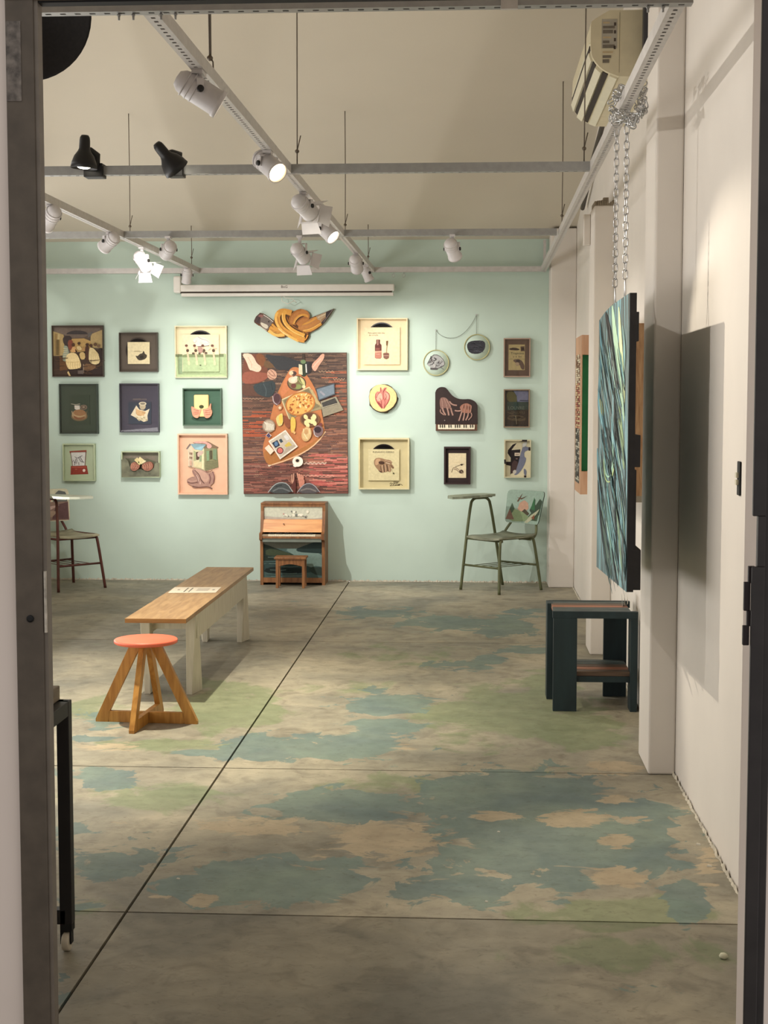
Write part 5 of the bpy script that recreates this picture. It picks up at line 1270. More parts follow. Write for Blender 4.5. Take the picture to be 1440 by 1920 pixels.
A.poly([(395, 760), (450, 765), (455, 900), (400, 890)], (196, 160, 138)); A.line([(360, 910), (480, 950), (780, 1030), (1110, 930)], 12, (104, 76, 60))
A.poly([(440, 1000), (560, 950), (760, 1010), (900, 1080), (980, 1010), (1020, 1160), (990, 1320), (900, 1380), (960, 1470), (860, 1410), (640, 1430), (500, 1440), (460, 1390), (340, 1320), (330, 1220), (470, 1150), (530, 1180)], (164, 128, 114), 1)
A.poly([(520, 960), (720, 1010), (860, 1120), (880, 1240), (800, 1320), (700, 1240), (640, 1120), (500, 1010)], (190, 152, 134), 1)
for pts, w, c in (([(470, 1010), (520, 1100), (600, 1200), (600, 1330)], 26, (140, 104, 96)), ([(520, 1000), (640, 1110), (680, 1250), (760, 1330)], 16, (90, 56, 52)), ([(560, 1120), (600, 1180), (620, 1280)], 14, (206, 176, 164)), ([(880, 1100), (920, 1200), (880, 1330)], 26, (124, 84, 80)),
    ([(340, 1290), (440, 1330), (590, 1300)], 14, (84, 50, 46)), ([(350, 1240), (460, 1290), (580, 1250)], 10, (206, 168, 152)), ([(470, 1400), (640, 1430), (840, 1400), (960, 1460)], 18, (92, 58, 54)), ([(960, 1040), (1010, 1160), (980, 1310)], 18, (126, 84, 84)), ([(800, 1040), (900, 1050), (960, 1000)], 12, (96, 60, 52)), ([(660, 1280), (660, 1350)], 22, (214, 180, 168)), ([(330, 1230), (420, 1180), (500, 1160)], 10, (208, 170, 150))): A.line(pts, w, c, 2)
A.build('drawing', r)

# 10 big canvas
Yp = YB-.032
pc_ = [at(452.2, 661.5, Yp), at(649.8, 661, Yp), at(653, 925.5, Yp), at(457, 926.5, Yp)]
r = thing('canvas_painting', 'large unframed painting of a picnic board on a red-brown striped rug', 'painting', (pc_[0].x+.4, YB, 1.5))
MB().hexa([pc_[3], pc_[2], pc_[2]+Vector((0, .031, 0)), pc_[3]+Vector((0, .031, 0)), pc_[0], pc_[1], pc_[1]+Vector((0, .031, 0)), pc_[0]+Vector((0, .031, 0))], (78, 58, 48)).build('canvas', ART, r)
A = Art(450, 655, 6.857, Yp-.0003, .00005)
random.seed(5); H = 1858.0
def rugcol(t, x):
    if t < .33: pal = [(84, 68, 60), (94, 76, 66), (74, 60, 54), (108, 84, 70), (120, 94, 78), (78, 62, 58)]
    elif t < .55: pal = [(100, 74, 62), (118, 84, 70), (84, 64, 56), (134, 94, 76), (92, 70, 60), (110, 80, 66)]
    elif t < .78: pal = [(128, 86, 70), (146, 98, 78), (98, 70, 60), (160, 114, 92), (108, 78, 68), (116, 88, 80)]
    else: pal = [(136, 84, 74), (104, 68, 60), (156, 98, 84), (92, 64, 58), (118, 78, 68), (150, 108, 94)]
    c = random.choice(pal)
    if x > 800 and .72 < t < .95 and random.random() < .5: c = random.choice([(196, 108, 98), (180, 92, 86), (206, 134, 118)])
    if x < 260 and .42 < t < .62 and random.random() < .4: c = random.choice([(176, 90, 60), (160, 84, 60)])
    if x > 1000 and .15 < t < .45 and random.random() < .3: c = random.choice([(170, 96, 70), (150, 88, 66)])
    return c
y = 46
A.n = 1
while y < 1850:
    h_ = random.uniform(7, 15); x = 22+(y/1850)*26; xe = 1366+(y/1850)*22
    while x < xe:
        e = min(xe, x+random.uniform(60, 260)); A.n = 1
        sl = (random.random()-.5)*6
        P = [A.p(*q) for q in [(x, min(y+h_+1, 1852)), (e, min(y+h_+1, 1852)), (e, y), (x, y)]]
        A.mb.face(P, rugcol(y/H, x)); x = e
    y += h_
A.n = 3
for k in range(230):
    y_ = random.uniform(60, 1840); x_ = 40+random.random()*1180; n_ = random.randint(3, 8); t = y_/H
    c = random.choice([(36, 28, 26), (50, 38, 34)] if random.random() < .5 else [(176, 140, 112), (196, 160, 130), (150, 116, 92)])
    zig = [(x_+j*14, y_+(5 if j % 2 else -5)) for j in range(n_)]; nn = A.n; A.line(zig, random.uniform(3, 5), c); A.n = 3+k % 3
A.n = 8
for y0_ in (535+925, 545+925): 
    A.line([(800+j*26, y0_+(9 if j % 2 else -9)) for j in range(13)], 6, (226, 196, 176))
A.line([(820+j*26, 700+925+(10 if j % 2 else -10)) for j in range(16)], 8, (232, 170, 150)); A.line([(40+j*22, 635+(7 if j % 2 else -7)) for j in range(13)], 6, (170, 142, 116))
A.line([(1010+j*22, 285+(9 if j % 2 else -9)) for j in range(10)], 6, (190, 156, 124)); A.line([(1200+j*18, 385+(12 if j % 2 else -12)) for j in range(9)], 6, (190, 156, 124))
A.dy = .00012
B = lambda pts: [(x, y+925) for x, y in pts]     # lower crop offset
A.poly([(300, 60), (450, 80), (560, 85), (660, 120), (780, 160), (930, 160), (920, 300), (860, 330), (600, 260), (480, 270), (420, 200)], (56, 56, 58), 1)
A.poly([(60, 90), (200, 56), (300, 70), (330, 150), (360, 280), (350, 390), (200, 450), (30, 450), (28, 280)], (110, 66, 50), 1)
A.poly([(200, 56), (300, 60), (340, 160), (280, 240), (220, 150)], (122, 76, 48), 1); A.poly([(320, 130), (440, 200), (420, 250), (300, 230)], (104, 78, 54), 1)
A.poly([(28, 300), (150, 280), (300, 300), (360, 310), (350, 390), (170, 440), (28, 440)], (140, 82, 64), 1)
A.poly([(28, 440), (160, 450), (220, 560), (400, 620), (180, 600), (28, 600)], (90, 62, 50), 1)
A.poly([(160, 460), (300, 420), (450, 400), (460, 520), (400, 620), (300, 610), (200, 560)], (54, 62, 64), 1); A.line([(300, 440), (340, 520), (330, 600)], 10, (74, 84, 86), 1); A.line([(400, 430), (420, 520)], 8, (40, 46, 50), 1)
A.poly([(20, 56), (130, 50), (180, 100), (215, 180), (275, 220), (270, 270), (230, 296), (150, 270), (120, 265), (80, 150)], (222, 190, 166), 1)
A.line([(100, 100), (150, 180), (150, 240)], 8, (196, 158, 136), 1)
A.poly([(345, 310), (370, 260), (420, 255), (475, 300), (470, 370), (410, 395), (360, 370)], (196, 152, 128), 1)
for q in ([(365, 290), (400, 330), (440, 345)], [(390, 265), (430, 300), (455, 350)], [(355, 330), (400, 370), (440, 380)]): A.line(q, 7, (120, 78, 62), 1)
# table board
A.poly([(620, 290), (660, 235), (720, 225), (780, 250), (860, 330), (950, 470), (1020, 640), (1060, 860), (1085, 1000), (1090, 1060), (1000, 1200), (820, 1340), (600, 1440), (420, 1490), (350, 1480), (300, 1370), (290, 1250), (330, 1120), (390, 880), (440, 680), (520, 470)], (186, 118, 74), 1)
A.poly([(300, 1370), (330, 1280), (560, 1400), (1030, 1140), (1090, 1060), (1000, 1200), (820, 1340), (600, 1440), (420, 1490), (350, 1480)], (170, 112, 62), 1)
A.line(B([(1100, 130), (1000, 270), (830, 400), (600, 500), (410, 560)]), 16, (222, 180, 142), 1); A.poly(B([(355, 560), (415, 560), (370, 585)]), (230, 206, 180))
A.poly([(600, 320), (700, 260), (760, 290), (640, 500), (560, 600), (500, 620)], (198, 124, 82), 1)
# bottle
A.poly([(800, 56), (832, 56), (836, 140), (800, 145)], (66, 54, 46)); A.poly([(790, 150), (840, 145), (860, 200), (862, 330), (820, 360), (780, 330), (770, 200)], (50, 58, 44), 1); A.poly([(755, 190), (800, 200), (805, 330), (755, 315)], (206, 200, 168)); A.line([(848, 190), (854, 300)], 16, (206, 204, 196)); A.ell(812, 160, 34, 26, (110, 130, 92))
A.poly([(870, 170), (930, 165), (925, 290), (870, 320)], (50, 44, 44), 1)
A.poly([(1050, 56), (1090, 60), (1080, 120), (1020, 200), (980, 270), (960, 285), (920, 240), (930, 180), (1000, 120)], (214, 160, 136), 1); A.line([(940, 230), (980, 180), (1040, 120)], 8, (232, 190, 168), 1)
# plates
A.ell(670, 305, 42, 36, (206, 176, 140)); A.ell(690, 310, 38, 30, (80, 60, 54)); A.ell(660, 305, 26, 22, (222, 198, 160))
A.ell(728, 435, 122, 98, (84, 62, 50)); A.ell(728, 432, 108, 86, (120, 106, 74))
A.ell(680, 395, 60, 44, (216, 196, 168)); A.poly([(640, 400), (700, 340), (750, 350), (690, 440)], (226, 208, 184), 1); A.poly([(760, 340), (830, 400), (840, 470), (800, 440)], (196, 190, 130), 1); A.ell(745, 480, 46, 30, (130, 140, 84)); A.ell(690, 470, 34, 30, (110, 64, 56)); A.ell(820, 480, 22, 24, (214, 206, 160)); A.line([(740, 350), (760, 410), (820, 460)], 12, (150, 160, 100), 1)
# tray with pizza
A.poly([(530, 645), (890, 480), (1060, 740), (1050, 770), (790, 830), (640, 905)], (150, 136, 102)); A.poly([(560, 655), (880, 505), (1025, 740), (660, 875)], (120, 108, 80)); A.line([(535, 650), (890, 485), (1055, 745)], 12, (214, 196, 152)); A.line([(540, 660), (635, 900)], 12, (206, 188, 146)); A.poly([(890, 500), (930, 520), (1040, 720), (980, 700)], (176, 156, 112))
A.ell(775, 700, 196, 152, (176, 112, 58), -18, 28); A.ell(775, 700, 176, 134, (222, 166, 92), -18, 28)
for k in range(70):
    a_ = random.random()*6.283; q_ = random.random()**.5; x_ = 775+165*q_*math.cos(a_); y_ = 700+125*q_*math.sin(a_)-.3*165*q_*math.cos(a_)*.6
    A.ell(x_, y_, random.uniform(8, 20), random.uniform(7, 14), random.choice([(196, 124, 62), (236, 190, 120), (168, 88, 44), (230, 178, 104), (150, 92, 44), (240, 206, 150)]), random.random()*180, 9)
# laptop
A.poly([(975, 500), (1215, 435), (1225, 580), (1010, 665)], (70, 72, 76)); A.poly([(985, 515), (1205, 450), (1212, 570), (1018, 645)], (110, 122, 132)); A.line([(1030, 540), (1090, 590)], 26, (140, 140, 148))
A.poly([(1035, 670), (1235, 605), (1330, 780), (1070, 870)], (138, 130, 110)); A.poly([(1050, 690), (1220, 625), (1262, 700), (1075, 755)], (52, 50, 48)); A.line([(1060, 750), (1265, 690)], 8, (170, 160, 136))
for k in range(4): A.line([(1062, 700+k*14), (1232, 642+k*16)], 3, (96, 92, 88))
# glasses, fruit, bowls
A.ell(470, 640, 56, 78, (110, 82, 84)); A.ell(475, 630, 40, 60, (80, 54, 56)); A.line([(420, 600), (430, 680), (480, 715)], 8, (190, 176, 172), 1); A.ell(510, 745, 34, 36, (176, 120, 84)); A.ell(512, 750, 16, 18, (226, 196, 160))
A.poly([(460, 870), (540, 815), (550, 850), (555, 960), (500, 1000), (470, 940)], (206, 190, 120), 1); A.poly([(490, 860), (545, 830), (550, 940), (520, 970)], (222, 184, 84), 1)
A.poly([(570, 830), (660, 930), (640, 1020), (590, 1000), (550, 900)], (134, 78, 52), 1)
A.poly([(650, 860), (710, 880), (720, 980), (690, 1080), (650, 1060)], (220, 178, 84), 1); A.poly([(660, 1040), (720, 1060), (700, 1100)], (214, 170, 110), 1)
A.ell(900, 900, 128, 95, (122, 84, 56)); A.ell(900, 900, 110, 80, (96, 64, 44))
for x, y_ in ((845, 870), (880, 920), (940, 890), (960, 950), (920, 930), (870, 975), (850, 945), (955, 865)): A.ell(x, y_, 34, 25, (226, 206, 150), random.random()*90)
A.ell(370, 985, 84, 86, (150, 128, 108)); A.ell(370, 985, 70, 70, (176, 160, 140))
for k in range(7): A.line([(310+k*20, 930+k*6), (350+k*12, 980), (330+k*18, 1040)], 8, (222, 216, 198), 1)
A.ell(855, 1090, 64, 96, (198, 160, 110), 12); A.ell(852, 1085, 50, 76, (206, 176, 126), 12); A.line([(812, 1020), (830, 1100), (870, 1160)], 7, (236, 214, 170), 1); A.line([(890, 1020), (900, 1090)], 6, (236, 214, 170), 1); A.ell(850, 1060, 28, 34, (188, 146, 98), 12)
A.ell(1005, 1050, 66, 76, (120, 96, 96), 10); A.ell(1000, 1035, 46, 40, (54, 38, 44), 10); A.line([(950, 1040), (960, 1110), (1010, 1130)], 7, (206, 196, 190), 1); A.ell(1035, 965, 24, 20, (110, 60, 60))
# notebook
A.poly(B([(365, 255), (585, 110), (745, 325), (515, 490)]), (226, 216, 200)); A.poly(B([(385, 262), (582, 130), (722, 320), (520, 468)]), (190, 178, 160)); A.poly(B([(410, 280), (480, 240), (515, 310), (455, 345)]), (40, 46, 66)); A.ell(465, 290+925, 24, 30, (90, 120, 150))
A.ell(515, 377+925, 44, 44, (84, 40, 42)); A.ell(515, 377+925, 34, 34, (200, 110, 100)); A.poly(B([(500, 240), (530, 222), (555, 262), (525, 280)]), (60, 74, 84)); A.poly(B([(570, 310), (630, 262), (680, 320), (610, 350)]), (198, 174, 84)); A.poly(B([(560, 190), (600, 165), (640, 225), (600, 250)]), (206, 202, 196))
A.poly(B([(600, 330), (700, 300), (710, 325), (540, 440)]), (174, 160, 142)); A.poly(B([(315, 345), (370, 300), (440, 380), (390, 430)]), (232, 208, 184)); A.poly(B([(330, 185), (365, 145), (405, 185), (375, 215)]), (220, 208, 196)); A.poly(B([(335, 185), (368, 150), (398, 190), (372, 212)]), (76, 66, 96))
# cup
A.ell(742, 518+925, 68, 66, (240, 232, 214)); A.ell(738, 506+925, 34, 30, (210, 198, 176)); A.ell(738, 506+925, 22, 20, (44, 32, 28)); A.poly(B([(680, 560), (710, 560), (730, 590), (690, 585)]), (238, 230, 212), 1)
# feet and jeans
A.poly(B([(660, 680), (700, 670), (720, 800), (715, 920), (690, 920), (660, 820)]), (96, 52, 46), 1)
for k in range(4): A.line(B([(690-k*24, 670+k*14), (688-k*22, 760), (670, 800)]), 14, (196, 148, 124) if k < 2 else (150, 100, 84), 1)
for k in range(4): A.line(B([(735+k*24, 665+k*10), (752+k*20, 740), (780, 810)]), 16, (214, 150, 126), 1)
A.poly(B([(745, 740), (830, 740), (830, 810), (770, 870)]), (196, 130, 110), 1)
A.poly(B([(345, 925), (430, 810), (520, 775), (600, 790), (640, 840), (690, 925)]), (72, 76, 76), 1); A.line(B([(360, 915), (440, 815), (520, 785), (610, 800), (680, 910)]), 9, (176, 178, 176), 1); A.line(B([(420, 900), (520, 850), (640, 900)]), 18, (108, 112, 112), 1); A.line(B([(460, 840), (540, 820)]), 12, (50, 54, 56), 1)
A.poly(B([(725, 925), (790, 830), (870, 785), (950, 810), (1000, 860), (1035, 925)]), (84, 80, 82), 1); A.line(B([(735, 915), (800, 830), (870, 795), (950, 815), (1030, 915)]), 8, (170, 164, 166), 1); A.line(B([(780, 890), (880, 860), (980, 900)]), 20, (122, 116, 112), 1)
A.build('painted_scene', r)

# 11 nail-polish bottle record
r, Y, _ = pframe('cream framed record cover with a brown bottle and brush cap, top right of the canvas', (669, 596.4, 764.2, 694), .042, .010, (230, 210, 170), (224, 204, 166), .010)
disc(r, 715.5, 632.5, 27.8, Y-.001)
Yc = card(r, (682.5, 613.8, 750, 683.5), Y-.004, .010, (226, 204, 166))
A = Art(660, 590, 9.6, Yc-.0004, .0004)
A.poly([(412, 560), (416, 540), (435, 515), (435, 455), (440, 448), (500, 448), (506, 455), (506, 515), (528, 540), (533, 560), (533, 770), (515, 790), (430, 790), (412, 770)], (92, 48, 42)); A.poly([(450, 455), (478, 455), (478, 545), (448, 550)], (150, 110, 96)); A.poly([(412, 655), (533, 650), (533, 680), (412, 690)], (206, 150, 124)); A.poly([(412, 690), (533, 685), (525, 780), (430, 786), (416, 765)], (176, 116, 98)); A.poly([(425, 600), (500, 600), (500, 640), (425, 645)], (128, 76, 66))
A.line([(432, 715), (500, 712)], 8, (206, 160, 140)); A.poly([(612, 475), (650, 468), (650, 500), (640, 555), (616, 555)], (108, 78, 48)); A.line([(632, 555), (624, 620), (620, 690)], 9, (110, 82, 54)); A.ell(613, 702, 54, 18, (128, 90, 74)); A.poly([(560, 702), (668, 702), (660, 780), (614, 800), (568, 780)], (112, 76, 64), 0); A.line([(568, 735), (660, 735)], 14, (170, 130, 112)); A.line([(575, 765), (655, 765)], 10, (136, 98, 82)); A.build('drawing', r)
ink = mat('dark_ink', (70, 62, 48), .7)
text('lettering', 'Para quem tem dias', at(660+440/9.6, 590+330/9.6, Yc-.0006), .0172, ink, r); text('lettering', 'de coração', at(660+390/9.6, 590+368/9.6, Yc-.0006), .0172, ink, r)

# 12 wood slice with heart
r = thing('wood_slice', 'round slice of tree trunk painted with a red heart, below the bottle picture', 'picture', at(717, 746, YB))
random.seed(8); c_ = at(660+552/9.6, 590+1500/9.6, YB-.045); n_ = 40; rim_ = []; back_ = []
for k in range(n_):
    a_ = 2*math.pi*k/n_; R_ = .111+.0025*math.sin(3*a_+1)+.002*random.random(); rim_.append(c_+Vector((R_*math.cos(a_), 0, R_*.99*math.sin(a_))))
    R2 = R_+.004+.012*max(0, math.sin(5*a_+2))*random.random()+.003*random.random(); back_.append(c_+Vector((R2*math.cos(a_), .0436, R2*math.sin(a_)-.004)))
mb = MB(); mb.face(back_[::-1]); 
for k in range(n_): mb.face([rim_[(k+1) % n_], rim_[k], back_[k], back_[(k+1) % n_]])
mb.build('bark', mat('bark', (92, 78, 58), .9, var=.3, nscale=60, bump=.6), r)
A = Art(660, 590, 9.6, YB-.0452, .0003); A.mb.face([p+Vector((0, -.0002, 0)) for p in rim_], (240, 206, 144)); A.n = 1
for k in range(3): A.line([(552+(235-k*60)*math.cos(t*.35), 1500+(232-k*60)*math.sin(t*.35)) for t in range(19)], 3, (228, 186, 124))
A.poly([(420, 1420), (450, 1380), (500, 1390), (510, 1310), (530, 1310), (540, 1370), (580, 1310), (640, 1310), (600, 1360), (640, 1390), (680, 1430), (680, 1520), (640, 1610), (560, 1700), (500, 1660), (440, 1580), (410, 1500)], (206, 130, 116), 1)
A.poly([(440, 1440), (500, 1400), (550, 1440), (540, 1540), (480, 1560), (440, 1520)], (228, 170, 148), 1); A.poly([(580, 1400), (650, 1400), (670, 1470), (640, 1540), (600, 1500)], (226, 162, 142), 1); A.poly([(440, 1550), (520, 1600), (560, 1690), (500, 1650)], (150, 70, 66), 1)
for pts in ([(560, 1380), (560, 1500), (600, 1560), (580, 1660)], [(430, 1420), (420, 1500), (450, 1580), (540, 1690)], [(500, 1400), (460, 1440), (440, 1500)], [(620, 1390), (680, 1440), (670, 1540), (570, 1690)], [(500, 1500), (530, 1560), (530, 1640)], [(600, 1420), (620, 1480), (600, 1530)], [(510, 1310), (520, 1390)], [(600, 1320), (560, 1390)]): A.line(pts, 9, (150, 66, 66), 1)
A.build('heart_painting', r)

# 13 hand record
r, Y, _ = pframe('cream framed record cover of a hand holding a cigarette, right of the canvas bottom', (672.2, 821.3, 767.3, 917.6), .05, .012, (214, 202, 160), (196, 184, 142), .010)
disc(r, 719.5, 858.5, 26, Y-.001)
Yc = card(r, (690.5, 842.3, 748.5, 900.8), Y-.004, .012, (206, 194, 152))
A = Art(660, 810, 12, Yc-.0004, .0004)
A.poly([(490, 700), (500, 620), (560, 580), (640, 580), (760, 620), (860, 630), (915, 685), (880, 705), (940, 780), (945, 820), (915, 835), (880, 790), (885, 880), (850, 910), (800, 880), (770, 905), (730, 905), (700, 915), (650, 915), (590, 860), (520, 780)], (150, 118, 88), 1)
A.poly([(540, 600), (640, 600), (640, 660), (560, 760), (510, 720)], (186, 150, 116), 1); A.poly([(590, 670), (660, 650), (740, 680), (720, 730), (620, 730)], (70, 46, 34), 1); A.poly([(580, 860), (640, 880), (690, 900), (650, 918)], (76, 50, 36), 1)
for pts, w, c in (([(680, 750), (680, 820), (700, 900)], 22, (186, 154, 124)), ([(740, 730), (755, 820), (750, 895)], 24, (182, 148, 118)), ([(820, 740), (840, 820), (850, 895)], 24, (176, 142, 112)), ([(715, 740), (720, 830), (728, 900)], 12, (56, 36, 28)), ([(780, 730), (795, 810), (805, 880)], 13, (60, 40, 30)), ([(640, 760), (650, 840), (670, 900)], 10, (96, 68, 50)), ([(870, 740), (900, 790), (940, 800)], 10, (70, 46, 36)), ([(740, 640), (820, 660), (900, 680)], 16, (190, 158, 130)), ([(760, 690), (800, 700), (860, 720)], 12, (214, 196, 170))): A.line(pts, w, c, 1)
A.line([(870, 800), (920, 910)], 7, (176, 164, 130)); A.ell(935, 930, 18, 16, (62, 62, 34)); A.build('drawing', r)
text('lettering', 'FUMANDO ESPERO', at(660+708/12, 810+455/12, Yc-.0006), .0190, ink, r, sx=1.08)
A = Art(660, 810, 12, Y-.0004, .0003)
for pts in ([(850, 1180), (860, 1150), (890, 1140), (880, 1200), (850, 1210)], [(880, 1180), (930, 1150), (920, 1200), (960, 1150), (980, 1200)], [(930, 1130), (960, 1110), (1000, 1130), (1050, 1120)], [(990, 1200), (1010, 1150), (1030, 1200), (1060, 1160), (1070, 1200)], [(850, 1212), (960, 1205), (1080, 1200)], [(1040, 1200), (1090, 1165), (1140, 1205)], [(950, 1130), (940, 1150), (1040, 1140)]): A.line(pts, 10, (70, 60, 40), 1)
A.build('signature', r)

# hoops
def hoop(label, cx, cy, R_, drawn):
    p = at(cx, cy, YB-.012); rr = R_/FPX*YB
    r = thing('embroidery_hoop', label, 'picture', (p.x, YB, p.z), 'embroidery hoops on the mint wall')
    MB().lathe([(rr-.006, -.010), (rr, -.010), (rr, .008), (rr-.006, .008), (rr-.006, -.010)], p, (0, -1, 0), 40).build('ring', mat('bamboo_ring', (188, 180, 128), .5), r)
    MB().lathe([(.0001, 0), (rr-.006, 0), (rr-.006, .002), (.0001, .002)], p, (0, -1, 0), 40).build('cloth', mat('pale_mint_cloth', (192, 210, 196), .8, var=.01), r)
    A = Art(760, 560, 4.8, YB-.0148, .0002); drawn(A); A.build('stitched_drawing', r); return r, p, rr
def dr1(A):
    A.poly([(195, 590), (240, 505), (300, 505), (350, 560), (355, 600), (320, 625), (290, 628), (280, 640), (225, 642), (225, 615), (205, 605)], (168, 168, 166), 1)
    random.seed(2)
    for k in range(26): x, y = random.uniform(215, 335), random.uniform(515, 610); A.line([(x, y), (x+random.uniform(-22, 22), y+random.uniform(8, 28)), (x+random.uniform(-26, 26), y+random.uniform(10, 40))], random.uniform(3, 5), random.choice([(66, 62, 64), (90, 86, 88), (206, 200, 198)]), 1)
    A.line([(195, 590), (240, 505), (300, 505), (350, 560), (355, 600), (290, 628)], 4, (70, 66, 66), 1); A.line([(225, 630), (290, 632)], 16, (84, 80, 80))
def dr2(A):
    A.poly([(556, 400), (600, 378), (690, 375), (720, 395), (718, 450), (690, 485), (640, 500), (580, 490), (556, 450)], (58, 58, 64), 1); random.seed(3)
    for k in range(22): x, y = random.uniform(565, 680), random.uniform(385, 480); A.line([(x, y), (x+18, y-5), (x+36, y+4)], random.uniform(2, 5), random.choice([(96, 98, 106), (34, 34, 40), (76, 78, 84)]), 1)
h1 = hoop('lower left embroidery hoop with a grey stitched rock, on the mint wall', 817.7, 680.2, 24.2, dr1); h2 = hoop('upper right embroidery hoop with a dark stitched stone', 894.4, 651, 24.2, dr2)
n1, n2 = at(760+275/4.8, 560+285/4.8, YB-.01), at(760+640/4.8, 560+148/4.8, YB-.01)
bc = thing('bead_chain', 'thin bead chain looped between two nails above the embroidery hoops', 'chain', (n1.x, YB, n1.z))
path = [Vector((n1.x, YB-.01, h1[1].z+h1[2])), n1]; sag = [(275, 285), (310, 325), (360, 350), (420, 357), (480, 343), (540, 300), (590, 240), (620, 190), (640, 148)]
path += [at(760+x/4.8, 560+y/4.8, YB-.01) for x, y in smooth(sag, 1, False)][1:]; path += [n2, Vector((n2.x, YB-.01, h2[1].z+h2[2]))]
mb = MB(); M_BEAD = mat('bead_metal', (96, 92, 76), .4, .6)
for a_, b_ in zip(path[:-1], path[1:]):
    n_ = max(1, int((b_-a_).length/.0085))
    for k in range(n_):
        p = a_.lerp(b_, k/n_); mb.lathe([(.0001, -.0028), (.0028, 0), (.0001, .0028)], p, (0, 0, 1), 5)
o = mb.build('beads', M_BEAD, bc); o['kind'] = 'stuff'
MB().tube(path, .0010, 5).build('cord', M_BEAD, bc)
for q in (n1, n2): MB().lathe([(.003, 0), (.003, .012), (.006, .012), (.006, .014)], (q.x, YB-.001, q.z+.003), (0, -1, 0), 8).build('nail', M_CHROME, bc)

# piano-shaped board
r = thing('piano_board', 'dark brown board shaped like a grand piano with two painted hands', 'picture', at(855, 767, YB)); sP = 9.845
ol = [(108, 160), (130, 100), (180, 62), (240, 52), (300, 65), (350, 120), (400, 190), (460, 240), (540, 275), (640, 282), (740, 275), (820, 305), (870, 350), (890, 400), (893, 740), (108, 740)]
ol = smooth(ol[:-2], 1, False)+ol[-2:]
Yb2 = YB-.055; P = [at(805+x/sP, 720+y/sP, Yb2) for x, y in ol]
if sum(P[k].x*P[(k+1) % len(P)].z-P[(k+1) % len(P)].x*P[k].z for k in range(len(P))) < 0: P.reverse()
MB().prism(P, (0, .053, 0)).build('board', mat('black_brown_board', (46, 30, 28), .4, var=.1), r)
ka, kb = at(805+118/sP, 720+740/sP, Yb2), at(805+882/sP, 720+865/sP, Yb2)
MB().box(ka.x, kb.x, Yb2+.004, YB-.002, kb.z, ka.z-.0003).build('key_rail', wood('walnut_rail', (104, 66, 42), (80, 48, 30), .5, 'X', 8), r)
kl, kr = at(805+160/sP, 720+755/sP, Yb2).x, at(805+838/sP, 720+755/sP, Yb2).x; zk0, zk1 = at(855, 720+835/sP, Yb2).z, at(855, 720+752/sP, Yb2).z; nk = 17; kw = (kr-kl)/nk
for k in range(nk): MB().box(kl+k*kw+.0004, kl+(k+1)*kw-.0004, Yb2-.003, Yb2+.003, zk0, zk1).build('white_key', mat('ivory_key', (232, 222, 196), .3), r)
for k in range(nk-1):
    if (k+3) % 7 not in (2, 6): MB().box(kl+(k+1)*kw-.0036, kl+(k+1)*kw+.0036, Yb2-.008, Yb2-.0031, zk0+(zk1-zk0)*.38, zk1).build('black_key', M_DARK, r)
A = Art(805, 720, sP, Yb2-.0003, .0003)
hc = (136, 102, 92); hl = (184, 148, 134); hd = (84, 56, 50)
A.poly([(195, 265), (250, 240), (320, 260), (370, 330), (400, 410), (400, 470), (340, 450), (260, 440), (215, 470), (190, 380)], hc, 1)
for pts, w in (([(240, 430), (255, 500), (300, 575)], 34), ([(325, 430), (345, 500), (360, 580)], 34), ([(395, 440), (410, 510), (435, 580)], 32), ([(205, 470), (200, 520), (270, 570)], 22), ([(370, 320), (420, 380), (510, 395)], 30)): A.line(pts, w, hc, 1); A.line(pts, w*.35, hl, 1)
for pts in ([(230, 270), (240, 340), (250, 420)], [(270, 260), (300, 340), (325, 420)], [(300, 265), (350, 350), (390, 420)]): A.line(pts, 8, hl, 1)
A.poly([(560, 430), (600, 380), (680, 350), (760, 380), (785, 410), (770, 530), (720, 540), (600, 530), (575, 470)], (160, 110, 92), 1)
for pts, w in (([(600, 510), (570, 600), (545, 680)], 30), ([(650, 530), (640, 600), (622, 675)], 30), ([(720, 530), (710, 600), (670, 670)], 30), ([(770, 530), (790, 590), (720, 665)], 20), ([(590, 490), (530, 500), (470, 490)], 28)): A.line(pts, w, hc, 1); A.line(pts, w*.4, hl, 1)
for pts in ([(620, 400), (600, 460), (600, 510)], [(670, 370), (660, 440), (650, 520)], [(720, 380), (720, 450), (720, 520)], [(780, 400), (765, 460), (765, 520)]): A.line(pts, 8, hl, 1)
for pts in ([(640, 390), (635, 450)], [(700, 400), (690, 470)], [(745, 410), (740, 480)], [(285, 440), (300, 500)], [(370, 440), (385, 510)]): A.line(pts, 9, hd, 1)
A.ell(282, 672, 9, 9, (150, 140, 134)); A.build('hands_painting', r)

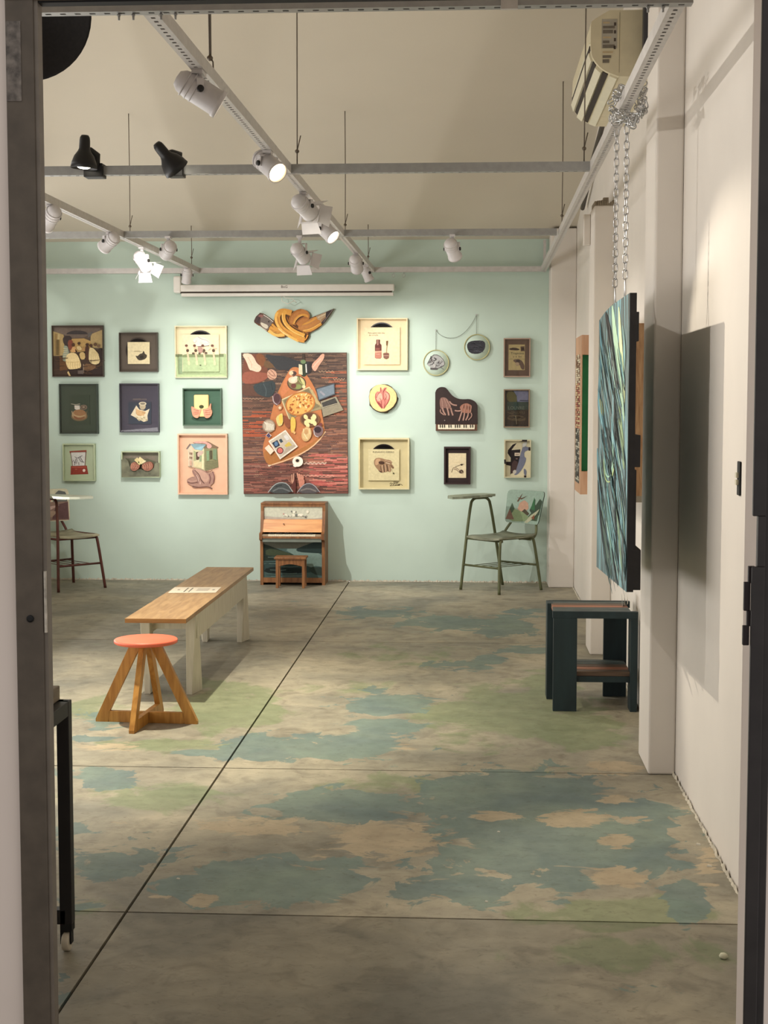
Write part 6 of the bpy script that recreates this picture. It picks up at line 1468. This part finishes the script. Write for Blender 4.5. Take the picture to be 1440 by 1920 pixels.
# dark rose frame
r, Y, _ = pframe('dark brown framed cream card with a drawn rose, below the piano board', (832.3, 837.7, 882.3, 908.3), .045, .014, (46, 28, 28), (42, 26, 26), .022)
Yc = card(r, (841, 849.8, 874, 896), Y-.0005, .003, (220, 204, 168), 'card')
A = Art(805, 720, sP, Yc-.0004, .0003)
A.line([(410, 1630), (440, 1550)], 10, (90, 72, 54)); A.line([(480, 1530), (580, 1490), (640, 1478)], 8, (70, 56, 44)); A.poly([(560, 1490), (600, 1470), (625, 1485), (600, 1512)], (56, 44, 36), 1); A.line([(440, 1545), (500, 1570), (560, 1610)], 22, (196, 176, 146)); A.line([(440, 1545), (480, 1535), (550, 1580)], 6, (70, 56, 46)); A.line([(450, 1570), (500, 1585), (560, 1640)], 6, (70, 56, 46))
A.poly([(545, 1600), (590, 1575), (630, 1600), (625, 1650), (560, 1650)], (84, 66, 54), 1); A.line([(570, 1600), (600, 1620), (620, 1660)], 6, (196, 176, 146)); A.line([(590, 1590), (560, 1640)], 5, (46, 36, 30)); A.line([(450, 1445), (600, 1440)], 4, (200, 186, 152)); A.build('drawing', r)

# right column
r, Y, _ = pframe('light wood framed picture with yellow print and small drawing, right column top', (944.4, 634, 994.4, 706.9), .05, .009, (160, 134, 116), (120, 96, 80), .012, glass=True)
Yc = card(r, (953.5, 646, 984, 694), Y-.0005, .003, (214, 194, 140), 'card')
A = Art(935, 625, 6.853, Yc-.0004, .0003)
A.poly([(135, 195), (200, 180), (280, 205), (240, 222), (135, 212)], (80, 62, 52), 1); A.poly([(280, 170), (330, 165), (335, 230), (285, 232)], (116, 92, 76)); A.poly([(290, 185), (325, 182), (326, 215), (292, 218)], (70, 54, 46)); A.poly([(180, 340), (280, 330), (330, 400), (330, 470), (290, 460), (270, 400), (200, 370)], (120, 96, 84), 1); A.ell(240, 395, 24, 26, (196, 170, 140)); A.line([(130, 330), (340, 330)], 4, (150, 130, 96)); A.poly([(225, 340), (275, 340), (270, 375), (225, 370)], (80, 66, 62)); A.build('drawing', r)
text('lettering', 'Tropicana', at(935+240/6.853, 625+257/6.853, Yc-.001), .026, ink, r); text('lettering', 'a  e  fim', at(935+240/6.853, 625+300/6.853, Yc-.001), .022, ink, r)
r, Y, _ = pframe('wood framed dark landscape picture under glass, right column middle', (944.4, 729.8, 993.3, 801.7), .05, .009, (140, 120, 98), (62, 56, 50), .012, glass=True)
A = Art(935, 625, 6.853, Y-.0002, .0003)
A.poly([(100, 750), (190, 740), (240, 830), (230, 900), (110, 880)], (110, 104, 64), 1); A.poly([(190, 740), (380, 740), (382, 900), (240, 890), (230, 800)], (140, 142, 170)); A.poly([(105, 880), (382, 880), (382, 1000), (105, 1000)], (66, 82, 72)); A.poly([(105, 990), (382, 980), (382, 1180), (105, 1180)], (70, 58, 48)); A.poly([(110, 1060), (220, 1040), (350, 1080), (340, 1130), (120, 1120)], (110, 94, 70), 1)
for k in range(9): A.line([(110+k*26, 1010+(k % 3)*14), (150+k*22, 1030), (170+k*20, 1000)], 5, (126, 112, 84)); A.line([(110+k*22, 1070+(k % 3)*16), (170+k*20, 1080)], 6, (46, 38, 32))
A.line([(215, 1060), (225, 1110), (232, 1170)], 6, (176, 160, 130)); A.line([(270, 862), (382, 866)], 10, (60, 62, 80)); A.build('drawing', r)
text('lettering', 'LOUVRE', at(935+225/6.853, 625+960/6.853, Y-.004), .036, mat('pale_letter', (130, 140, 122), .6), r)
r, Y, _ = pframe('pale framed black and blue-grey abstract poster, bottom of the right column', (945.4, 824.6, 995.4, 895.8), .05, .009, (198, 190, 158), (202, 194, 164), .014)
A = Art(935, 625, 6.853, Y-.0002, .0003)
A.poly([(115, 1540), (120, 1500), (180, 1430), (300, 1380), (300, 1420), (200, 1450), (165, 1500), (280, 1490), (270, 1600), (260, 1680), (170, 1790), (150, 1820), (155, 1600)], (34, 26, 28)); A.poly([(95, 1650), (160, 1650), (160, 1705), (95, 1690)], (34, 26, 28)); A.poly([(180, 1620), (260, 1660), (220, 1780), (150, 1810)], (70, 52, 50), 1)
A.poly([(300, 1470), (330, 1450), (385, 1460), (388, 1500), (330, 1520), (330, 1590), (355, 1600), (345, 1660), (300, 1750), (240, 1820), (190, 1820), (240, 1720)], (110, 114, 132), 1); A.poly([(320, 1730), (360, 1760), (355, 1830), (325, 1820)], (108, 112, 128), 1); A.ell(205, 1780, 22, 26, (190, 182, 170), 30); A.poly([(205, 1535), (272, 1535), (272, 1575), (205, 1575)], (206, 190, 170)); A.line([(215, 1555), (262, 1555)], 8, (90, 60, 54)); A.poly([(240, 1400), (298, 1390), (298, 1480), (180, 1480)], (196, 186, 156)); A.poly([(300, 1420), (370, 1380), (360, 1440), (310, 1470)], (190, 190, 186), 1); A.ell(232, 1612, 14, 7, (120, 96, 90)); A.build('drawing', r)
A = Art(935, 625, 6.853, YB-.0515, .0002); A.poly([(300, 1368), (365, 1368), (365, 1392), (300, 1392)], (34, 26, 28)); A.poly([(383, 1462), (408, 1462), (408, 1508), (383, 1508)], (34, 26, 28)); A.poly([(70, 1620), (90, 1620), (94, 1680), (72, 1675)], (34, 26, 28)); A.poly([(325, 1825), (358, 1828), (352, 1852), (325, 1850)], (34, 26, 28)); A.build('frame_marks', r)

# 21 knotted pencil
r = thing('pencil_cutout', 'cut-out of a yellow pencil tied in a knot, above the big canvas', 'picture', at(550, 608, YB)); sK = 8.471
ol = [(95, 265), (125, 200), (190, 140), (240, 150), (300, 190), (410, 270), (420, 200), (460, 125), (540, 85), (620, 80), (720, 120), (780, 90), (840, 78), (910, 100), (960, 160), (978, 225), (1070, 190), (1240, 125), (1365, 72), (1290, 190), (1185, 325), (1100, 400), (970, 465), (960, 540), (910, 600), (850, 615), (780, 590), (620, 515), (560, 535), (490, 540), (410, 505), (310, 445), (170, 345), (100, 295)]
Yk = YB-.03; P = [at(465+x/sK, 570+y/sK, Yk) for x, y in ol]
if sum(P[k].x*P[(k+1) % len(P)].z-P[(k+1) % len(P)].x*P[k].z for k in range(len(P))) < 0: P.reverse()
MB().prism(P, (0, .028, 0), (96, 62, 36), (110, 78, 46)).build('board', ART, r)
A = Art(465, 570, sK, Yk-.0004, .0003)
Or, Ol, Od = (206, 146, 66), (226, 176, 92), (160, 100, 44)
A.poly([(100, 262), (130, 200), (190, 148), (240, 158), (200, 330), (105, 290)], (74, 58, 56), 1); A.poly([(190, 150), (300, 200), (405, 272), (340, 360), (310, 430), (180, 335), (205, 250)], (112, 100, 92), 1); A.poly([(195, 290), (240, 300), (330, 345), (300, 405), (215, 350)], (206, 196, 176), 1); A.line([(245, 170), (330, 225), (400, 285)], 9, (220, 214, 204)); A.line([(180, 345), (240, 390), (300, 425)], 10, (196, 186, 168)); A.ell(205, 190, 40, 24, (140, 96, 90)); A.line([(190, 200), (150, 290)], 8, (56, 44, 44)); A.ell(330, 280, 12, 14, (60, 52, 48))
A.line([(380, 320), (450, 390), (560, 440), (620, 470)], 34, Or, 1); A.line([(345, 370), (440, 430), (560, 450)], 60, Or, 1); A.line([(325, 420), (420, 490), (500, 500), (580, 490)], 48, Ol, 1); A.line([(340, 390), (430, 440), (520, 450)], 7, Od, 1)
# right tail
A.poly([(780, 380), (850, 300), (1000, 230), (1075, 195), (1160, 250), (1170, 320), (1080, 400), (970, 455), (850, 430)], (178, 122, 70), 1); A.line([(840, 330), (960, 300), (1090, 215)], 28, Or, 1); A.line([(800, 390), (960, 370), (1120, 260)], 44, (184, 124, 66), 1); A.line([(870, 435), (1000, 410), (1165, 315)], 40, Or, 1); A.line([(870, 425), (1000, 395), (1160, 300)], 8, (234, 190, 108), 1)
A.poly([(1080, 195), (1240, 130), (1270, 190), (1160, 300), (1150, 260), (1110, 250)], (176, 150, 120)); A.line([(1110, 215), (1250, 150)], 12, (206, 190, 160)); A.poly([(1240, 130), (1358, 78), (1290, 185), (1190, 320), (1160, 290), (1230, 210)], (62, 52, 52)); A.line([(1200, 290), (1300, 150), (1350, 85)], 9, (120, 112, 110)); A.poly([(1160, 250), (1230, 200), (1240, 215), (1170, 290)], (140, 110, 84))
# right loop
A.line([(700, 330), (700, 240), (770, 150), (850, 115), (930, 150), (945, 215), (870, 260), (790, 340)], 84, (176, 116, 62), 2); A.line([(650, 270), (680, 180), (760, 110), (840, 95)], 26, Od, 2); A.line([(720, 320), (760, 230), (840, 170), (920, 175), (950, 210)], 34, Or, 2); A.line([(745, 340), (800, 260), (870, 215), (940, 220)], 18, (150, 92, 50), 2); A.line([(730, 300), (790, 215), (860, 180)], 5, (234, 190, 120), 2)
# main loop over
A.line([(690, 145), (600, 115), (510, 120), (460, 190), (470, 290), (540, 400), (680, 490), (820, 560), (900, 570)], 90, Or, 2); A.line([(470, 130), (435, 200), (450, 310), (530, 430), (660, 520), (800, 590)], 34, Ol, 2); A.line([(600, 110), (560, 160), (570, 270), (640, 370), (760, 450), (900, 500)], 60, (216, 158, 72), 2)
A.line([(545, 150), (545, 260), (620, 370), (740, 460), (880, 520)], 9, (240, 200, 120), 2); A.line([(470, 200), (490, 320), (570, 420), (700, 500)], 9, (168, 104, 46), 2); A.line([(620, 210), (650, 300), (750, 380), (880, 440), (955, 470)], 12, Od, 2); A.line([(780, 560), (860, 590), (920, 560), (950, 490)], 22, (206, 140, 66), 1); A.line([(480, 390), (560, 460), (640, 500)], 12, (240, 208, 150), 1)
A.build('pencil_painting', r)
